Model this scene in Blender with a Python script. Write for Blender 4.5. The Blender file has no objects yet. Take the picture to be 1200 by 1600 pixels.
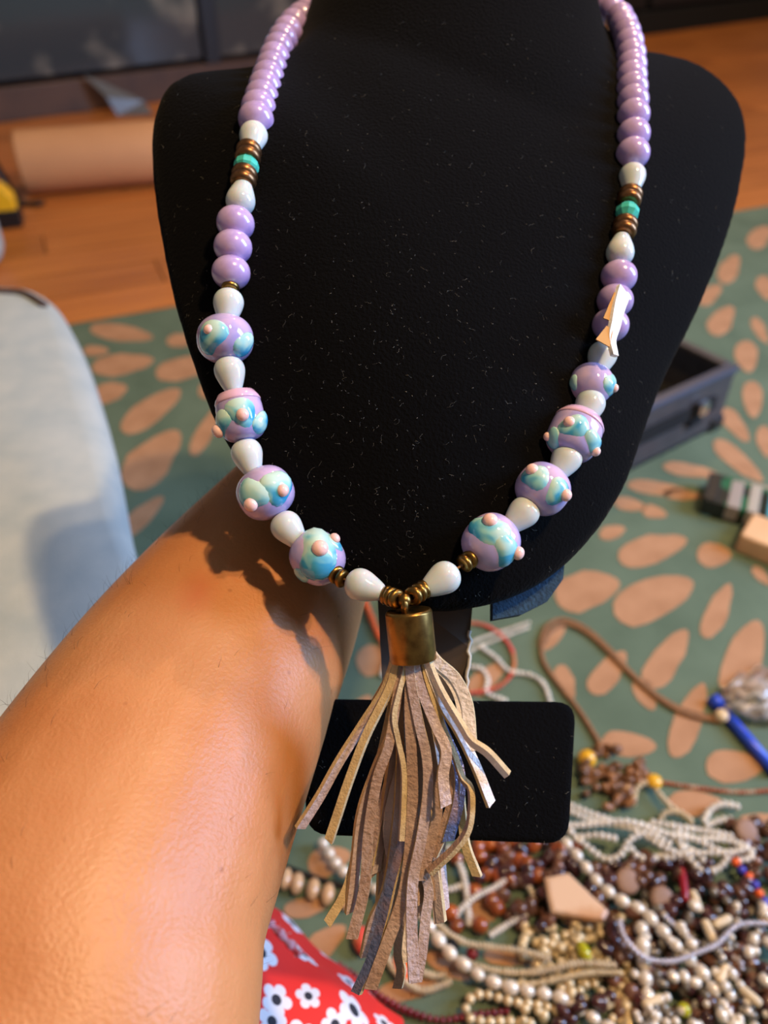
import bpy, bmesh, math, random
from mathutils import Vector, Matrix, Quaternion
from mathutils.bvhtree import BVHTree
random.seed(7)
SC = bpy.context.scene
COL = SC.collection
R = math.radians

# ------------------------------------------------------------------ camera
CAM_H, PITCH, FPX = 0.55, R(40.0), 1200.0
cd = bpy.data.cameras.new('camera'); cam = bpy.data.objects.new('camera', cd); COL.objects.link(cam)
cam.location = (0, 0, CAM_H); cam.rotation_euler = (math.pi/2 - PITCH, 0, 0)
cd.sensor_fit = 'VERTICAL'; cd.sensor_height = 36.0; cd.sensor_width = 27.0
cd.lens = 36.0*FPX/1600.0
cd.clip_start = 0.01; cd.clip_end = 50
cd.dof.use_dof = True; cd.dof.focus_distance = 0.228; cd.dof.aperture_fstop = 8.5
SC.camera = cam
# ------------------------------------------------------------------ world, lamps, exposure
w = bpy.data.worlds.new('room_ambience'); SC.world = w; w.use_nodes = True
w.node_tree.nodes['Background'].inputs[0].default_value = (0.86, 0.80, 0.76, 1)
w.node_tree.nodes['Background'].inputs[1].default_value = 0.09
def lamp(name, kind, loc, energy, color, **k):
    l = bpy.data.lights.new(name, kind); l.energy = energy; l.color = color
    for a, b in k.items(): setattr(l, a, b)
    o = bpy.data.objects.new(name, l); COL.objects.link(o); o.location = loc
    return o
lamp('ceiling_or_fill_bulb', 'POINT', (0.74, 0.02, 1.95), 48, (1.0, 0.66, 0.34), shadow_soft_size=0.03)
lamp('ceiling_or_fill_bulb', 'POINT', (0.66, 0.12, 1.97), 20, (1.0, 0.66, 0.34), shadow_soft_size=0.03)
lamp('ceiling_or_fill_bulb', 'POINT', (0.9, 2.3, 2.2), 40, (1.0, 0.62, 0.30), shadow_soft_size=0.05)  # added fill bulb with no known source, brightens the back of the room
win = lamp('window_daylight', 'AREA', (1.75, 0.35, 1.05), 30, (0.36, 0.58, 1.0), shape='RECTANGLE', size=0.5, size_y=1.2)
win.rotation_euler = (Vector((0.1, 0.25, 0.40)) - Vector(win.location)).to_track_quat('-Z', 'Y').to_euler()
vs = SC.view_settings
vs.view_transform = 'Standard'; vs.look = 'None'; vs.gamma = 1.0; vs.use_curve_mapping = False
vs.exposure = 1.0

# ------------------------------------------------------------------ helpers
CP, SP = math.cos(PITCH), math.sin(PITCH)
CAMV = Vector((0, 0, CAM_H)); RT = Vector((1, 0, 0)); FW = Vector((0, CP, -SP)); UP = Vector((0, SP, CP))
def ray(px, py): return FW + RT*((px-600)/FPX) - UP*((py-800)/FPX)
def P(px, py, d): return CAMV + ray(px, py)*d                 # a point at a given depth
def F(px, py, z=0.0):                                         # a point at a given height
    r = ray(px, py); return CAMV + r*((z-CAM_H)/r.z)
def depth(p): return (p-CAMV).dot(FW)
def s2l(c):
    c /= 255.0
    return c/12.92 if c <= 0.04045 else ((c+0.055)/1.055)**2.4
def C(r, g, b): return (s2l(r), s2l(g), s2l(b), 1.0)

WM = {}
def link(o, parent=None, W=None):
    COL.objects.link(o); W = W or Matrix.Identity(4); WM[o.name] = W
    if parent is not None:
        o.parent = parent; o.matrix_basis = WM[parent.name].inverted() @ W
    else: o.matrix_basis = W
    return o
def T(v): return Matrix.Translation(v)
def mesh(name, vs_, fs, mats, smooth=True, mi=None):
    me = bpy.data.meshes.new(name); me.from_pydata([tuple(v) for v in vs_], [], fs)
    for m in (mats if isinstance(mats, (list, tuple)) else [mats]): me.materials.append(m)
    if smooth: me.polygons.foreach_set('use_smooth', [True]*len(me.polygons))
    if mi: me.polygons.foreach_set('material_index', mi)
    me.update(); return me
def ob(name, me, parent=None, W=None): return link(bpy.data.objects.new(name, me), parent, W)
def wob(name, vs_, fs, mats, parent=None, origin=None, smooth=True, mi=None):
    """object from world-space vertices, origin moved to a sensible point"""
    if origin is None:
        n = len(vs_); origin = Vector((sum(v[0] for v in vs_)/n, sum(v[1] for v in vs_)/n, min(v[2] for v in vs_)))
    return ob(name, mesh(name, [Vector(v)-origin for v in vs_], fs, mats, smooth, mi), parent, T(origin))
def tag(o, label=None, cat=None, group=None, kind=None):
    if label: o['label'] = label
    if cat: o['category'] = cat
    if group: o['group'] = group
    if kind: o['kind'] = kind
    return o
def empty(name, loc, label, cat, group=None):
    o = bpy.data.objects.new(name, None); o.empty_display_size = 0.02
    link(o, None, T(Vector(loc))); return tag(o, label, cat, group)

def lathe(prof, n=24):
    """prof: list of (radius, z); closed to the axis where radius is 0"""
    V, Fs, rings = [], [], []
    for r, z in prof:
        if r < 1e-7: rings.append([len(V)]); V.append((0, 0, z))
        else:
            rings.append(list(range(len(V), len(V)+n)))
            V += [(r*math.cos(2*math.pi*i/n), r*math.sin(2*math.pi*i/n), z) for i in range(n)]
    for a, b in zip(rings, rings[1:]):
        for i in range(n):
            j = (i+1) % n
            if len(a) == 1 and len(b) == 1: continue
            if len(a) == 1: Fs.append((a[0], b[j], b[i]))
            elif len(b) == 1: Fs.append((a[i], a[j], b[0]))
            else: Fs.append((a[i], a[j], b[j], b[i]))
    return V, Fs
def ball(rx, rz, n=20, m=12, e=1.0):
    pr = []
    for i in range(m+1):
        t = -math.pi/2 + math.pi*i/m
        c, s = math.cos(t), math.sin(t)
        pr.append((0 if i in (0, m) else rx*abs(c)**e, rz*math.copysign(abs(s)**e, s)))
    return lathe(pr, n)
def crom(pts, n=8, closed=False):
    pts = [Vector(p) for p in pts]; out = []
    N = len(pts)
    for i in range(N-1 if not closed else N):
        p0 = pts[i-1] if (i > 0 or closed) else pts[0]*2-pts[1]
        p1 = pts[i]; p2 = pts[(i+1) % N]
        p3 = pts[(i+2) % N] if (i+2 < N or closed) else p2*2-p1
        for k in range(n):
            t = k/n
            out.append(0.5*((2*p1)+(p2-p0)*t+(2*p0-5*p1+4*p2-p3)*t*t+(3*p1-p0-3*p2+p3)*t**3))
    if not closed: out.append(pts[-1])
    return out
def resample(pts, step):
    out = [pts[0].copy()]; acc = 0.0
    for a, b in zip(pts, pts[1:]):
        L = (b-a).length
        while L > 1e-9 and acc + L >= step:
            t = (step-acc)/L; a = a.lerp(b, t); out.append(a.copy()); L = (b-a).length; acc = 0.0
        acc += L
    return out
def frames(pts, ref=None):
    out = []; u = None
    for i, p in enumerate(pts):
        t = (pts[min(i+1, len(pts)-1)]-pts[max(i-1, 0)]).normalized()
        if u is None:
            u = (ref or Vector((0.3, 0.2, 1))); u = (u - t*u.dot(t)).normalized()
        else: u = (u - t*u.dot(t)).normalized()
        out.append((p, t, u, t.cross(u)))
    return out
def tube(pts, rad, n=8, V=None, Fs=None, ref=None, flat=1.0, cap=True):
    V = [] if V is None else V; Fs = [] if Fs is None else Fs
    fr = frames(pts, ref); base = len(V); N = len(pts)
    for k, (p, t, u, v) in enumerate(fr):
        r = rad(k/(N-1)) if callable(rad) else (rad[k] if isinstance(rad, list) else rad)
        for i in range(n):
            a = 2*math.pi*i/n; V.append(p+u*(r*flat*math.cos(a))+v*(r*math.sin(a)))
    for k in range(N-1):
        for i in range(n):
            j = (i+1) % n; A = base+k*n; B = A+n
            Fs.append((A+i, A+j, B+j, B+i))
    if cap:
        Fs.append(tuple(base+i for i in reversed(range(n)))); Fs.append(tuple(base+(N-1)*n+i for i in range(n)))
    return V, Fs
def box(c, s, V=None, Fs=None, rot=None):
    V = [] if V is None else V; Fs = [] if Fs is None else Fs; b = len(V)
    for x, y, z in ((-1,-1,-1),(1,-1,-1),(1,1,-1),(-1,1,-1),(-1,-1,1),(1,-1,1),(1,1,1),(-1,1,1)):
        v = Vector((x*s[0]/2, y*s[1]/2, z*s[2]/2)); v = rot @ v if rot else v
        V.append(Vector(c)+v)
    Fs += [tuple(b+i for i in f) for f in ((0,3,2,1),(4,5,6,7),(0,1,5,4),(1,2,6,5),(2,3,7,6),(3,0,4,7))]
    return V, Fs
def bevel(o, wd, seg=3):
    m = o.modifiers.new('bevel', 'BEVEL'); m.width = wd; m.segments = seg; m.limit_method = 'ANGLE'; m.angle_limit = R(40); return o
def orient(z, x=None):
    """rotation whose local Z is z"""
    z = Vector(z).normalized(); x = Vector(x) if x is not None else (Vector((0, 0, 1)) if abs(z.z) < 0.9 else Vector((1, 0, 0)))
    x = (x - z*x.dot(z)).normalized(); y = z.cross(x)
    return Matrix((x, y, z)).transposed().to_4x4()

# ------------------------------------------------------------------ materials
def mat(name, col, rough=0.5, metal=0.0, noise=None, bump=0.0, bscale=200, **k):
    """noise: (scale, colour2, lo, hi) mixes in a second colour"""
    m = bpy.data.materials.new(name); m.use_nodes = True; nt = m.node_tree; b = nt.nodes['Principled BSDF']
    b.inputs['Base Color'].default_value = col; b.inputs['Roughness'].default_value = rough; b.inputs['Metallic'].default_value = metal
    for a, v in k.items(): b.inputs[a.replace('_', ' ')].default_value = v
    tc = nt.nodes.new('ShaderNodeTexCoord')
    if noise:
        n = nt.nodes.new('ShaderNodeTexNoise'); n.inputs['Scale'].default_value = noise[0]; n.inputs['Detail'].default_value = 5
        r = nt.nodes.new('ShaderNodeValToRGB'); r.color_ramp.elements[0].position = noise[2]; r.color_ramp.elements[1].position = noise[3]
        r.color_ramp.elements[0].color = col; r.color_ramp.elements[1].color = noise[1]
        nt.links.new(tc.outputs['Object'], n.inputs['Vector']); nt.links.new(n.outputs['Fac'], r.inputs[0]); nt.links.new(r.outputs[0], b.inputs['Base Color'])
    if bump:
        n2 = nt.nodes.new('ShaderNodeTexNoise'); n2.inputs['Scale'].default_value = bscale; n2.inputs['Detail'].default_value = 4
        bp = nt.nodes.new('ShaderNodeBump'); bp.inputs['Strength'].default_value = bump; bp.inputs['Distance'].default_value = 0.001
        nt.links.new(tc.outputs['Object'], n2.inputs['Vector']); nt.links.new(n2.outputs['Fac'], bp.inputs['Height']); nt.links.new(bp.outputs[0], b.inputs['Normal'])
    return m
def per_object_hue(m, amt=0.25):
    """small brightness change from one piece to the next"""
    nt = m.node_tree; b = nt.nodes['Principled BSDF']; oi = nt.nodes.new('ShaderNodeObjectInfo')
    mr = nt.nodes.new('ShaderNodeMapRange'); mr.inputs['To Min'].default_value = 1-amt; mr.inputs['To Max'].default_value = 1+amt
    hs = nt.nodes.new('ShaderNodeHueSaturation'); nt.links.new(oi.outputs['Random'], mr.inputs[0]); nt.links.new(mr.outputs[0], hs.inputs['Value'])
    inp = b.inputs['Base Color']
    if inp.links: nt.links.new(inp.links[0].from_socket, hs.inputs['Color'])
    else: hs.inputs['Color'].default_value = inp.default_value
    nt.links.new(hs.outputs[0], inp); return m

M = {}
M['velvet'] = mat('black_velvet', (0.0022, 0.0022, 0.0025, 1), 0.95, bump=0.5, bscale=900, Sheen_Weight=0.02, Sheen_Roughness=0.4, Specular_IOR_Level=0.05)
M['lint'] = mat('grey_lint', C(104, 100, 92), 0.9)
M['felt'] = mat('blue_felt', C(34, 62, 84), 0.95, noise=(700, C(20, 40, 58), 0.35, 0.7), bump=0.6, bscale=900)
M['card'] = mat('brown_card', C(70, 58, 48), 0.7, noise=(60, C(48, 40, 34), 0.4, 0.7))
M['cardedge'] = mat('torn_paper_edge', C(190, 185, 172), 0.9)
M['lilac'] = per_object_hue(mat('lilac_glass', C(170, 144, 200), 0.25, noise=(160, C(196, 174, 216), 0.35, 0.7), Subsurface_Weight=0.35, Subsurface_Scale=0.003, Coat_Weight=1.0, Coat_Roughness=0.08), 0.10)
for s in ('lilac',): M[s].node_tree.nodes['Principled BSDF'].inputs['Subsurface Radius'].default_value = (1, 0.8, 1)
M['opal'] = per_object_hue(mat('opal_white_glass', C(206, 212, 210), 0.08, noise=(120, C(190, 205, 208), 0.4, 0.7), Subsurface_Weight=0.4, Subsurface_Scale=0.003), 0.06)
M['brass'] = mat('aged_brass', C(150, 116, 62), 0.34, 1.0, noise=(300, C(112, 82, 44), 0.4, 0.7))
M['bronze'] = mat('bronze_bead', C(140, 100, 66), 0.36, 0.9, noise=(400, C(104, 72, 48), 0.4, 0.7))
M['turq'] = mat('turquoise_glass', C(84, 206, 186), 0.25, noise=(300, C(66, 186, 176), 0.4, 0.7), Subsurface_Weight=0.2, Subsurface_Scale=0.002)
M['lamp_lilac'] = mat('lampwork_lilac', C(164, 156, 212), 0.07, noise=(110, C(204, 178, 212), 0.42, 0.66), Coat_Weight=0.3)
M['lamp_pink'] = mat('lampwork_pink_band', C(218, 178, 206), 0.08, Coat_Weight=0.3)
M['pinkdot'] = mat('pink_glass_dot', C(240, 196, 190), 0.10, noise=(500, C(244, 206, 200), 0.4, 0.7), Coat_Weight=0.3)
def swirl_mat():
    m = mat('aqua_swirl', C(90, 190, 205), 0.06, Coat_Weight=0.3); nt = m.node_tree; b = nt.nodes['Principled BSDF']
    tc = [n for n in nt.nodes if n.type == 'TEX_COORD'][0]
    n = nt.nodes.new('ShaderNodeTexNoise'); n.inputs['Scale'].default_value = 130; n.inputs['Distortion'].default_value = 1.2; n.inputs['Detail'].default_value = 1
    oi = nt.nodes.new('ShaderNodeObjectInfo'); ad = nt.nodes.new('ShaderNodeVectorMath'); ad.operation = 'ADD'
    nt.links.new(tc.outputs['Object'], ad.inputs[0]); nt.links.new(oi.outputs['Random'], ad.inputs[1]); nt.links.new(ad.outputs[0], n.inputs['Vector'])
    sx = nt.nodes.new('ShaderNodeSeparateXYZ'); nt.links.new(tc.outputs['Object'], sx.inputs[0])
    ma = nt.nodes.new('ShaderNodeMath'); ma.operation = 'MULTIPLY_ADD'; ma.inputs[1].default_value = 48.0; nt.links.new(sx.outputs[0], ma.inputs[0]); nt.links.new(n.outputs['Fac'], ma.inputs[2])
    r = nt.nodes.new('ShaderNodeValToRGB'); cr = r.color_ramp
    cr.elements[0].position = 0.34; cr.elements[0].color = C(64, 162, 206); cr.elements[1].position = 0.70; cr.elements[1].color = C(190, 222, 212)
    e = cr.elements.new(0.5); e.color = C(140, 206, 214)
    nt.links.new(ma.outputs[0], r.inputs[0]); nt.links.new(r.outputs[0], b.inputs['Base Color']); return m
M['swirl'] = swirl_mat()
M['leather'] = mat('mauve_pearl_leather', C(176, 154, 150), 0.36, 0.0, noise=(90, C(196, 180, 180), 0.4, 0.7), bump=0.75, bscale=700)
M['leather2'] = mat('brown_pearl_leather', C(160, 132, 116), 0.38, 0.0, noise=(90, C(182, 158, 146), 0.4, 0.7), bump=0.75, bscale=700)
M['leatherw'] = mat('white_pearl_leather', C(232, 224, 224), 0.36, 0.0, noise=(120, C(196, 150, 100), 0.64, 0.74), bump=0.8, bscale=700)
M['leatherb'] = mat('blue_pearl_leather', C(96, 112, 158), 0.3, 0.4, noise=(120, C(150, 130, 140), 0.45, 0.7), bump=0.8, bscale=700)
M['suede'] = mat('tan_suede_edge', C(204, 182, 140), 0.95, noise=(300, C(180, 156, 116), 0.4, 0.7), bump=0.4, bscale=1500)
M['cappaper'] = mat('gold_glue_patch', C(190, 140, 70), 0.6)
def skin_mat():
    m = mat('skin', C(200, 134, 84), 0.42, bump=0.25, bscale=800, Subsurface_Weight=0.15, Subsurface_Scale=0.005, Specular_IOR_Level=0.4)
    nt = m.node_tree; b = nt.nodes['Principled BSDF']; b.inputs['Subsurface Radius'].default_value = (1, 0.35, 0.2)
    tc = [n for n in nt.nodes if n.type == 'TEX_COORD'][0]
    n = nt.nodes.new('ShaderNodeTexNoise'); n.inputs['Scale'].default_value = 22; n.inputs['Detail'].default_value = 4
    r = nt.nodes.new('ShaderNodeValToRGB'); cr = r.color_ramp
    cr.elements[0].position = 0.3; cr.elements[0].color = C(180, 114, 66); cr.elements[1].position = 0.7; cr.elements[1].color = C(196, 136, 88)
    nt.links.new(tc.outputs['Object'], n.inputs['Vector']); nt.links.new(n.outputs['Fac'], r.inputs[0])
    # a few freckles
    v = nt.nodes.new('ShaderNodeTexVoronoi'); v.inputs['Scale'].default_value = 62; nt.links.new(tc.outputs['Object'], v.inputs['Vector'])
    r2 = nt.nodes.new('ShaderNodeValToRGB'); r2.color_ramp.elements[0].position = 0.035; r2.color_ramp.elements[1].position = 0.07
    r2.color_ramp.elements[0].color = (0.55, 0.4, 0.32, 1); r2.color_ramp.elements[1].color = (1, 1, 1, 1)
    nt.links.new(v.outputs['Distance'], r2.inputs[0])
    mx = nt.nodes.new('ShaderNodeMix'); mx.data_type = 'RGBA'; mx.blend_type = 'MULTIPLY'; mx.inputs[0].default_value = 0.55
    nt.links.new(r.outputs[0], mx.inputs[6]); nt.links.new(r2.outputs[0], mx.inputs[7]); mp = nt.nodes.new('ShaderNodeMapping'); mp.name = 'scratch'; ln = nt.nodes.new('ShaderNodeVectorMath'); ln.operation = 'LENGTH'
    nt.links.new(tc.outputs['Object'], mp.inputs[0]); nt.links.new(mp.outputs[0], ln.inputs[0])
    r3 = nt.nodes.new('ShaderNodeValToRGB'); r3.color_ramp.elements[0].color = (0.45, 0.45, 0.45, 1); r3.color_ramp.elements[1].color = (0, 0, 0, 1); nt.links.new(ln.outputs['Value'], r3.inputs[0])
    m3 = nt.nodes.new('ShaderNodeMix'); m3.data_type = 'RGBA'; nt.links.new(r3.outputs[0], m3.inputs[0]); nt.links.new(mx.outputs[2], m3.inputs[6]); m3.inputs[7].default_value = C(186, 92, 62)
    nt.links.new(m3.outputs[2], b.inputs['Base Color'])
    return m
M['skin'] = skin_mat()
M['hair'] = mat('dark_arm_hair', C(48, 34, 26), 0.6)
M['wood'] = per_object_hue(mat('oak_board', C(190, 118, 56), 0.42, noise=(7, C(160, 92, 40), 0.35, 0.7)), 0.14)
nt = M['wood'].node_tree
for n in nt.nodes:
    if n.type == 'TEX_NOISE':
        mp = nt.nodes.new('ShaderNodeMapping'); mp.inputs['Scale'].default_value = (0.5, 9, 1)
        tcn = [q for q in nt.nodes if q.type == 'TEX_COORD'][0]
        nt.links.new(tcn.outputs['Object'], mp.inputs[0]); nt.links.new(mp.outputs[0], n.inputs['Vector'])
M['subfloor'] = mat('dark_joint', C(60, 38, 22), 0.8)
M['rug'] = mat('sage_green_rug', C(95, 113, 92), 0.95, noise=(14, C(80, 98, 78), 0.35, 0.7), bump=0.6, bscale=500)
M['leaf'] = mat('beige_rug_motif', C(178, 134, 98), 0.95, noise=(30, C(160, 117, 82), 0.35, 0.7), bump=0.6, bscale=500)
M['linen'] = mat('pale_linen', C(176, 184, 182), 0.95, noise=(40, C(160, 172, 174), 0.35, 0.7), bump=0.4, bscale=900)
M['piping'] = mat('dark_piping', C(66, 44, 36), 0.8)
M['kraft'] = mat('kraft_paper', C(206, 152, 106), 0.7, noise=(5, C(192, 138, 94), 0.35, 0.7))
M['black'] = mat('black_plastic', C(22, 22, 24), 0.45)
M['yellow'] = mat('yellow_plastic', C(226, 176, 30), 0.4)
M['cabinet'] = mat('charcoal_cabinet', C(34, 38, 44), 0.4)
M['glassdark'] = mat('smoked_glass_reflections', C(58, 66, 72), 0.12, noise=(7, C(128, 128, 122), 0.50, 0.72))  # grey mottling paints reflections into the glass colour
M['strip'] = mat('dark_brown_strip', C(86, 62, 46), 0.5, noise=(9, C(64, 46, 36), 0.35, 0.7))  # mottled brown strip along the cabinet foot
M['wallp'] = mat('dim_wall', C(96, 90, 84), 0.9)
M['case'] = mat('charcoal_case_vinyl', C(74, 69, 70), 0.5, noise=(60, C(62, 58, 60), 0.35, 0.7))
M['caseedge'] = mat('case_metal_edge', C(104, 108, 128), 0.32, 0.7)
M['casein'] = mat('case_black_lining', C(10, 10, 11), 0.95)
M['chrome'] = mat('chrome', C(220, 222, 226), 0.12, 1.0)
M['block'] = mat('pale_wood_block', C(222, 178, 132), 0.6, noise=(20, C(204, 158, 112), 0.35, 0.7))
def print_mat():
    m = mat('printed_carton', C(22, 40, 34), 0.3); nt = m.node_tree; b = nt.nodes['Principled BSDF']
    tc = [n for n in nt.nodes if n.type == 'TEX_COORD'][0]
    v = nt.nodes.new('ShaderNodeTexVoronoi'); v.inputs['Scale'].default_value = 34; nt.links.new(tc.outputs['Object'], v.inputs['Vector'])
    r = nt.nodes.new('ShaderNodeValToRGB'); cr = r.color_ramp; cr.interpolation = 'CONSTANT'
    cr.elements[0].color = C(20, 30, 26); cr.elements[1].position = 0.42; cr.elements[1].color = C(26, 92, 62)
    for p, c in ((0.6, C(30, 34, 32)), (0.72, C(120, 190, 205)), (0.82, C(150, 140, 122)), (0.92, C(40, 70, 50))):
        e = cr.elements.new(p); e.color = c
    sp = nt.nodes.new('ShaderNodeSeparateColor'); nt.links.new(v.outputs['Color'], sp.inputs[0]); nt.links.new(sp.outputs[0], r.inputs[0]); nt.links.new(r.outputs[0], b.inputs['Base Color']); return m
M['print'] = print_mat()
M['scrap'] = mat('clear_plastic_scrap', C(110, 116, 122), 0.3, Alpha=0.7)
M['bag'] = mat('clear_plastic_bag', C(225, 215, 205), 0.15, noise=(40, C(190, 150, 130), 0.45, 0.7), bump=0.8, bscale=60, Transmission_Weight=0.3, Alpha=0.45)
M['blue'] = mat('blue_plastic', C(36, 74, 200), 0.35)
M['cord'] = mat('brown_cord', C(142, 102, 66), 0.8, noise=(300, C(116, 82, 52), 0.35, 0.7))
M['seedw'] = mat('white_seed_bead', C(226, 220, 206), 0.3, noise=(60, C(206, 196, 178), 0.4, 0.7))
M['seedcream'] = mat('cream_seed_bead', C(206, 190, 156), 0.3, noise=(60, C(184, 162, 124), 0.4, 0.7))
M['seedgold'] = mat('champagne_pearl', C(214, 194, 152), 0.22, 0.2, noise=(60, C(192, 166, 120), 0.4, 0.7))
M['pearl'] = per_object_hue(mat('freshwater_pearl', C(218, 206, 186), 0.16, 0.15, Coat_Weight=0.6, Coat_Roughness=0.1), 0.1)
M['coral'] = mat('coral_seed_bead', C(214, 78, 66), 0.35, noise=(90, C(206, 130, 80), 0.5, 0.62))
M['maroon'] = mat('maroon_seed_bead', C(120, 24, 34), 0.3, noise=(60, C(96, 20, 28), 0.4, 0.7))
M['rust'] = mat('rust_seed_bead', C(166, 88, 52), 0.35, noise=(130, C(196, 160, 130), 0.52, 0.62))
M['silver'] = mat('silver_chain', C(206, 202, 210), 0.3, 0.5)
M['orange'] = mat('orange_bead', C(232, 96, 30), 0.3)
M['navy'] = mat('violet_blue_bead', C(62, 58, 168), 0.3)
M['amber'] = per_object_hue(mat('amber_bead', C(142, 70, 28), 0.2, Coat_Weight=0.4), 0.35)
M['brownb'] = per_object_hue(mat('brown_bead', C(96, 62, 44), 0.28, Coat_Weight=0.3), 0.4)
M['brownb2'] = per_object_hue(mat('tan_brown_bead', C(128, 88, 56), 0.35), 0.45)
M['darkb'] = per_object_hue(mat('dark_garnet_bead', C(62, 32, 30), 0.2, Coat_Weight=0.4), 0.4)
M['greyb'] = per_object_hue(mat('smoky_bead', C(112, 104, 92), 0.2, 0.3), 0.4)
M['disc'] = per_object_hue(mat('brown_wood_disc', C(138, 104, 80), 0.6), 0.1)
M['yellowb'] = mat('yellow_glass_bead', C(222, 168, 40), 0.2)
M['limeb'] = mat('lime_glass_bead', C(164, 160, 24), 0.2)
M['redtube'] = mat('dark_red_tube', C(140, 22, 34), 0.25)
M['bone'] = per_object_hue(mat('bone_bead', C(214, 194, 158), 0.4), 0.1)
M['shell'] = mat('shell_pendant', C(206, 172, 140), 0.45, noise=(25, C(176, 118, 66), 0.46, 0.66))
M['cowrie'] = per_object_hue(mat('cowrie_shell', C(200, 164, 122), 0.25, noise=(120, C(176, 132, 92), 0.4, 0.7), Coat_Weight=0.3), 0.15)

# ------------------------------------------------------------------ the room
RUGA = math.atan2(F(1150, 335).y-F(130, 510).y, F(1150, 335).x-F(130, 510).x)
E1 = Vector((math.cos(RUGA), math.sin(RUGA), 0)); E2 = Vector((-E1.y, E1.x, 0))
EDGE = F(130, 510)                                             # a point of the rug's far edge
RZ = 0.008                                                     # rug height
V, Fs = box((0.3, 1.6, -0.035), (9, 8, 0.03))
floor = wob('floor', V, Fs, M['subfloor'], None, Vector((0.3, 1.6, -0.05)), False)
tag(floor, 'orange-brown oak board floor', None, None, 'structure')
PL, PWD = 0.92, 0.105
V, Fs = box((0, 0, 0), (PL-0.003, PWD-0.004, 0.019))
plank_me = mesh('plank', V, Fs, M['wood'], False)
row = 0
yy = -0.35
while yy < 3.6:
    off = (row*0.37) % PL
    k = -5
    while k < 6:
        c = EDGE + E1*(0.6+k*PL+off) + E2*yy; c.z = -0.0095
        k += 1
        dd = depth(c); q = c-CAMV
        if dd < 0.2: continue
        px = 600+FPX*q.dot(RT)/dd
        if px < -1300 or px > 2300: continue
        ob('plank', plank_me, floor, T(c) @ Matrix.Rotation(RUGA, 4, 'Z'))
    yy += PWD; row += 1
# rug, its pile and the leaf motifs woven into it
c0 = EDGE + E1*0.5 - E2*0.9
V, Fs = box((0, 0, RZ/2), (3.2, 1.8, RZ))
rug = empty('rug', (c0.x, c0.y, 0), 'sage green rug with beige leaf motifs under the bead pile', 'rug')
pile_o = ob('rug_pile', mesh('rug_pile', V, Fs, M['rug'], False), rug, T(Vector((c0.x, c0.y, 0))) @ Matrix.Rotation(RUGA, 4, 'Z'))
bevel(pile_o, 0.003, 2)
LEAVES = [(190,520,100,26,8),(285,531,50,20,-5),(150,548,40,16,0),(192,569,98,32,-8),(290,574,96,34,-14),(172,613,56,30,-18),(236,641,112,40,-35),
 (238,716,120,60,-45),(322,672,90,26,-60),(222,806,90,30,-42),(330,606,44,24,-30),(120,585,40,20,0),(110,650,60,30,-20),(140,760,80,40,-40),
 (1128,500,54,34,-50),(1188,516,46,18,60),(1167,557,50,36,80),(1176,624,58,30,85),(1149,664,66,26,50),(1154,720,100,28,40),(1196,690,50,26,80),
 (1080,735,90,20,10),(1030,763,100,22,8),(1066,773,60,16,5),(985,788,50,20,10),(1023,800,40,20,15),(957,831,42,22,-15),(1020,858,112,44,-15),
 (1116,867,54,36,0),(918,922,104,60,-12),(1022,935,134,66,-22),(1190,900,40,16,45),(1121,954,94,34,-65),(950,1050,84,40,-50),
 (1042,1029,110,46,-55),(1163,1030,130,62,-70),(884,1067,60,28,70),(862,995,54,26,-40),(1008,1085,56,30,60),(1076,1125,126,42,-68),(983,1163,86,40,5),
 (1148,1197,90,52,0),(1087,1256,90,40,0),(1187,370,44,30,-40),(1160,338,52,12,0),(1195,450,40,24,70),(1140,420,50,30,-60),(1110,460,44,24,-40),
 (1180,1290,70,40,-20),(586,1030,60,46,-20),(560,1110,60,30,-50),(515,1345,70,44,-20),(478,1418,70,30,-10),(505,1475,90,40,-40),(760,1420,60,40,-30),
 (800,1495,90,30,5),(640,1545,100,34,-10),(700,1510,80,30,30),(830,1160,80,40,-30),(760,1060,70,34,-40),(700,1150,70,40,60),(640,1200,80,40,-20),
 (600,600,100,36,-20),(700,640,100,40,30),(800,600,90,36,-30),(520,560,90,34,10),(900,560,90,36,40),(450,620,90,40,-30),(600,720,110,44,20),(760,740,110,44,-40),
 (880,700,90,40,10),(480,760,100,40,-50),(680,830,110,50,-20),(820,860,110,50,40),(560,880,100,50,-40),(420,900,90,44,20),(1060,640,80,30,-20),(980,700,70,34,20),
 (700,520,100,30,0),(820,500,90,26,10),(580,500,90,26,-10),(950,470,80,30,-30),(1040,440,80,30,30),(1010,560,80,30,-50)]
for (lx, ly, L, Wd, an) in LEAVES:
    a = R(an); pts = []; n = 16
    for i in range(n):
        t = 2*math.pi*i/n
        u = math.cos(t); s = math.sin(t)
        wv = s*(1-0.28*u)*(1 + 0.10*random.uniform(-1, 1))          # fuller at one end
        x = lx + (L*0.5*u)*math.cos(a) - (Wd*0.5*wv)*math.sin(a)
        y = ly + (L*0.5*u)*math.sin(a) + (Wd*0.5*wv)*math.cos(a)
        pts.append(F(x, y, RZ+0.0006))
    if any(((p-EDGE).dot(E2) > -0.01) for p in pts): continue
    n = len(pts); V = pts + [p-Vector((0, 0, 0.002)) for p in pts]
    if (pts[1]-pts[0]).cross(pts[2]-pts[1]).z < 0: V = list(reversed(pts)) + [p-Vector((0, 0, 0.002)) for p in reversed(pts)]
    Fs = [tuple(range(n))] + [(i, i+n, (i+1) % n+n, (i+1) % n) for i in range(n)]
    wob('leaf_motif', V, Fs, M['leaf'], rug, None, False)

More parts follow.
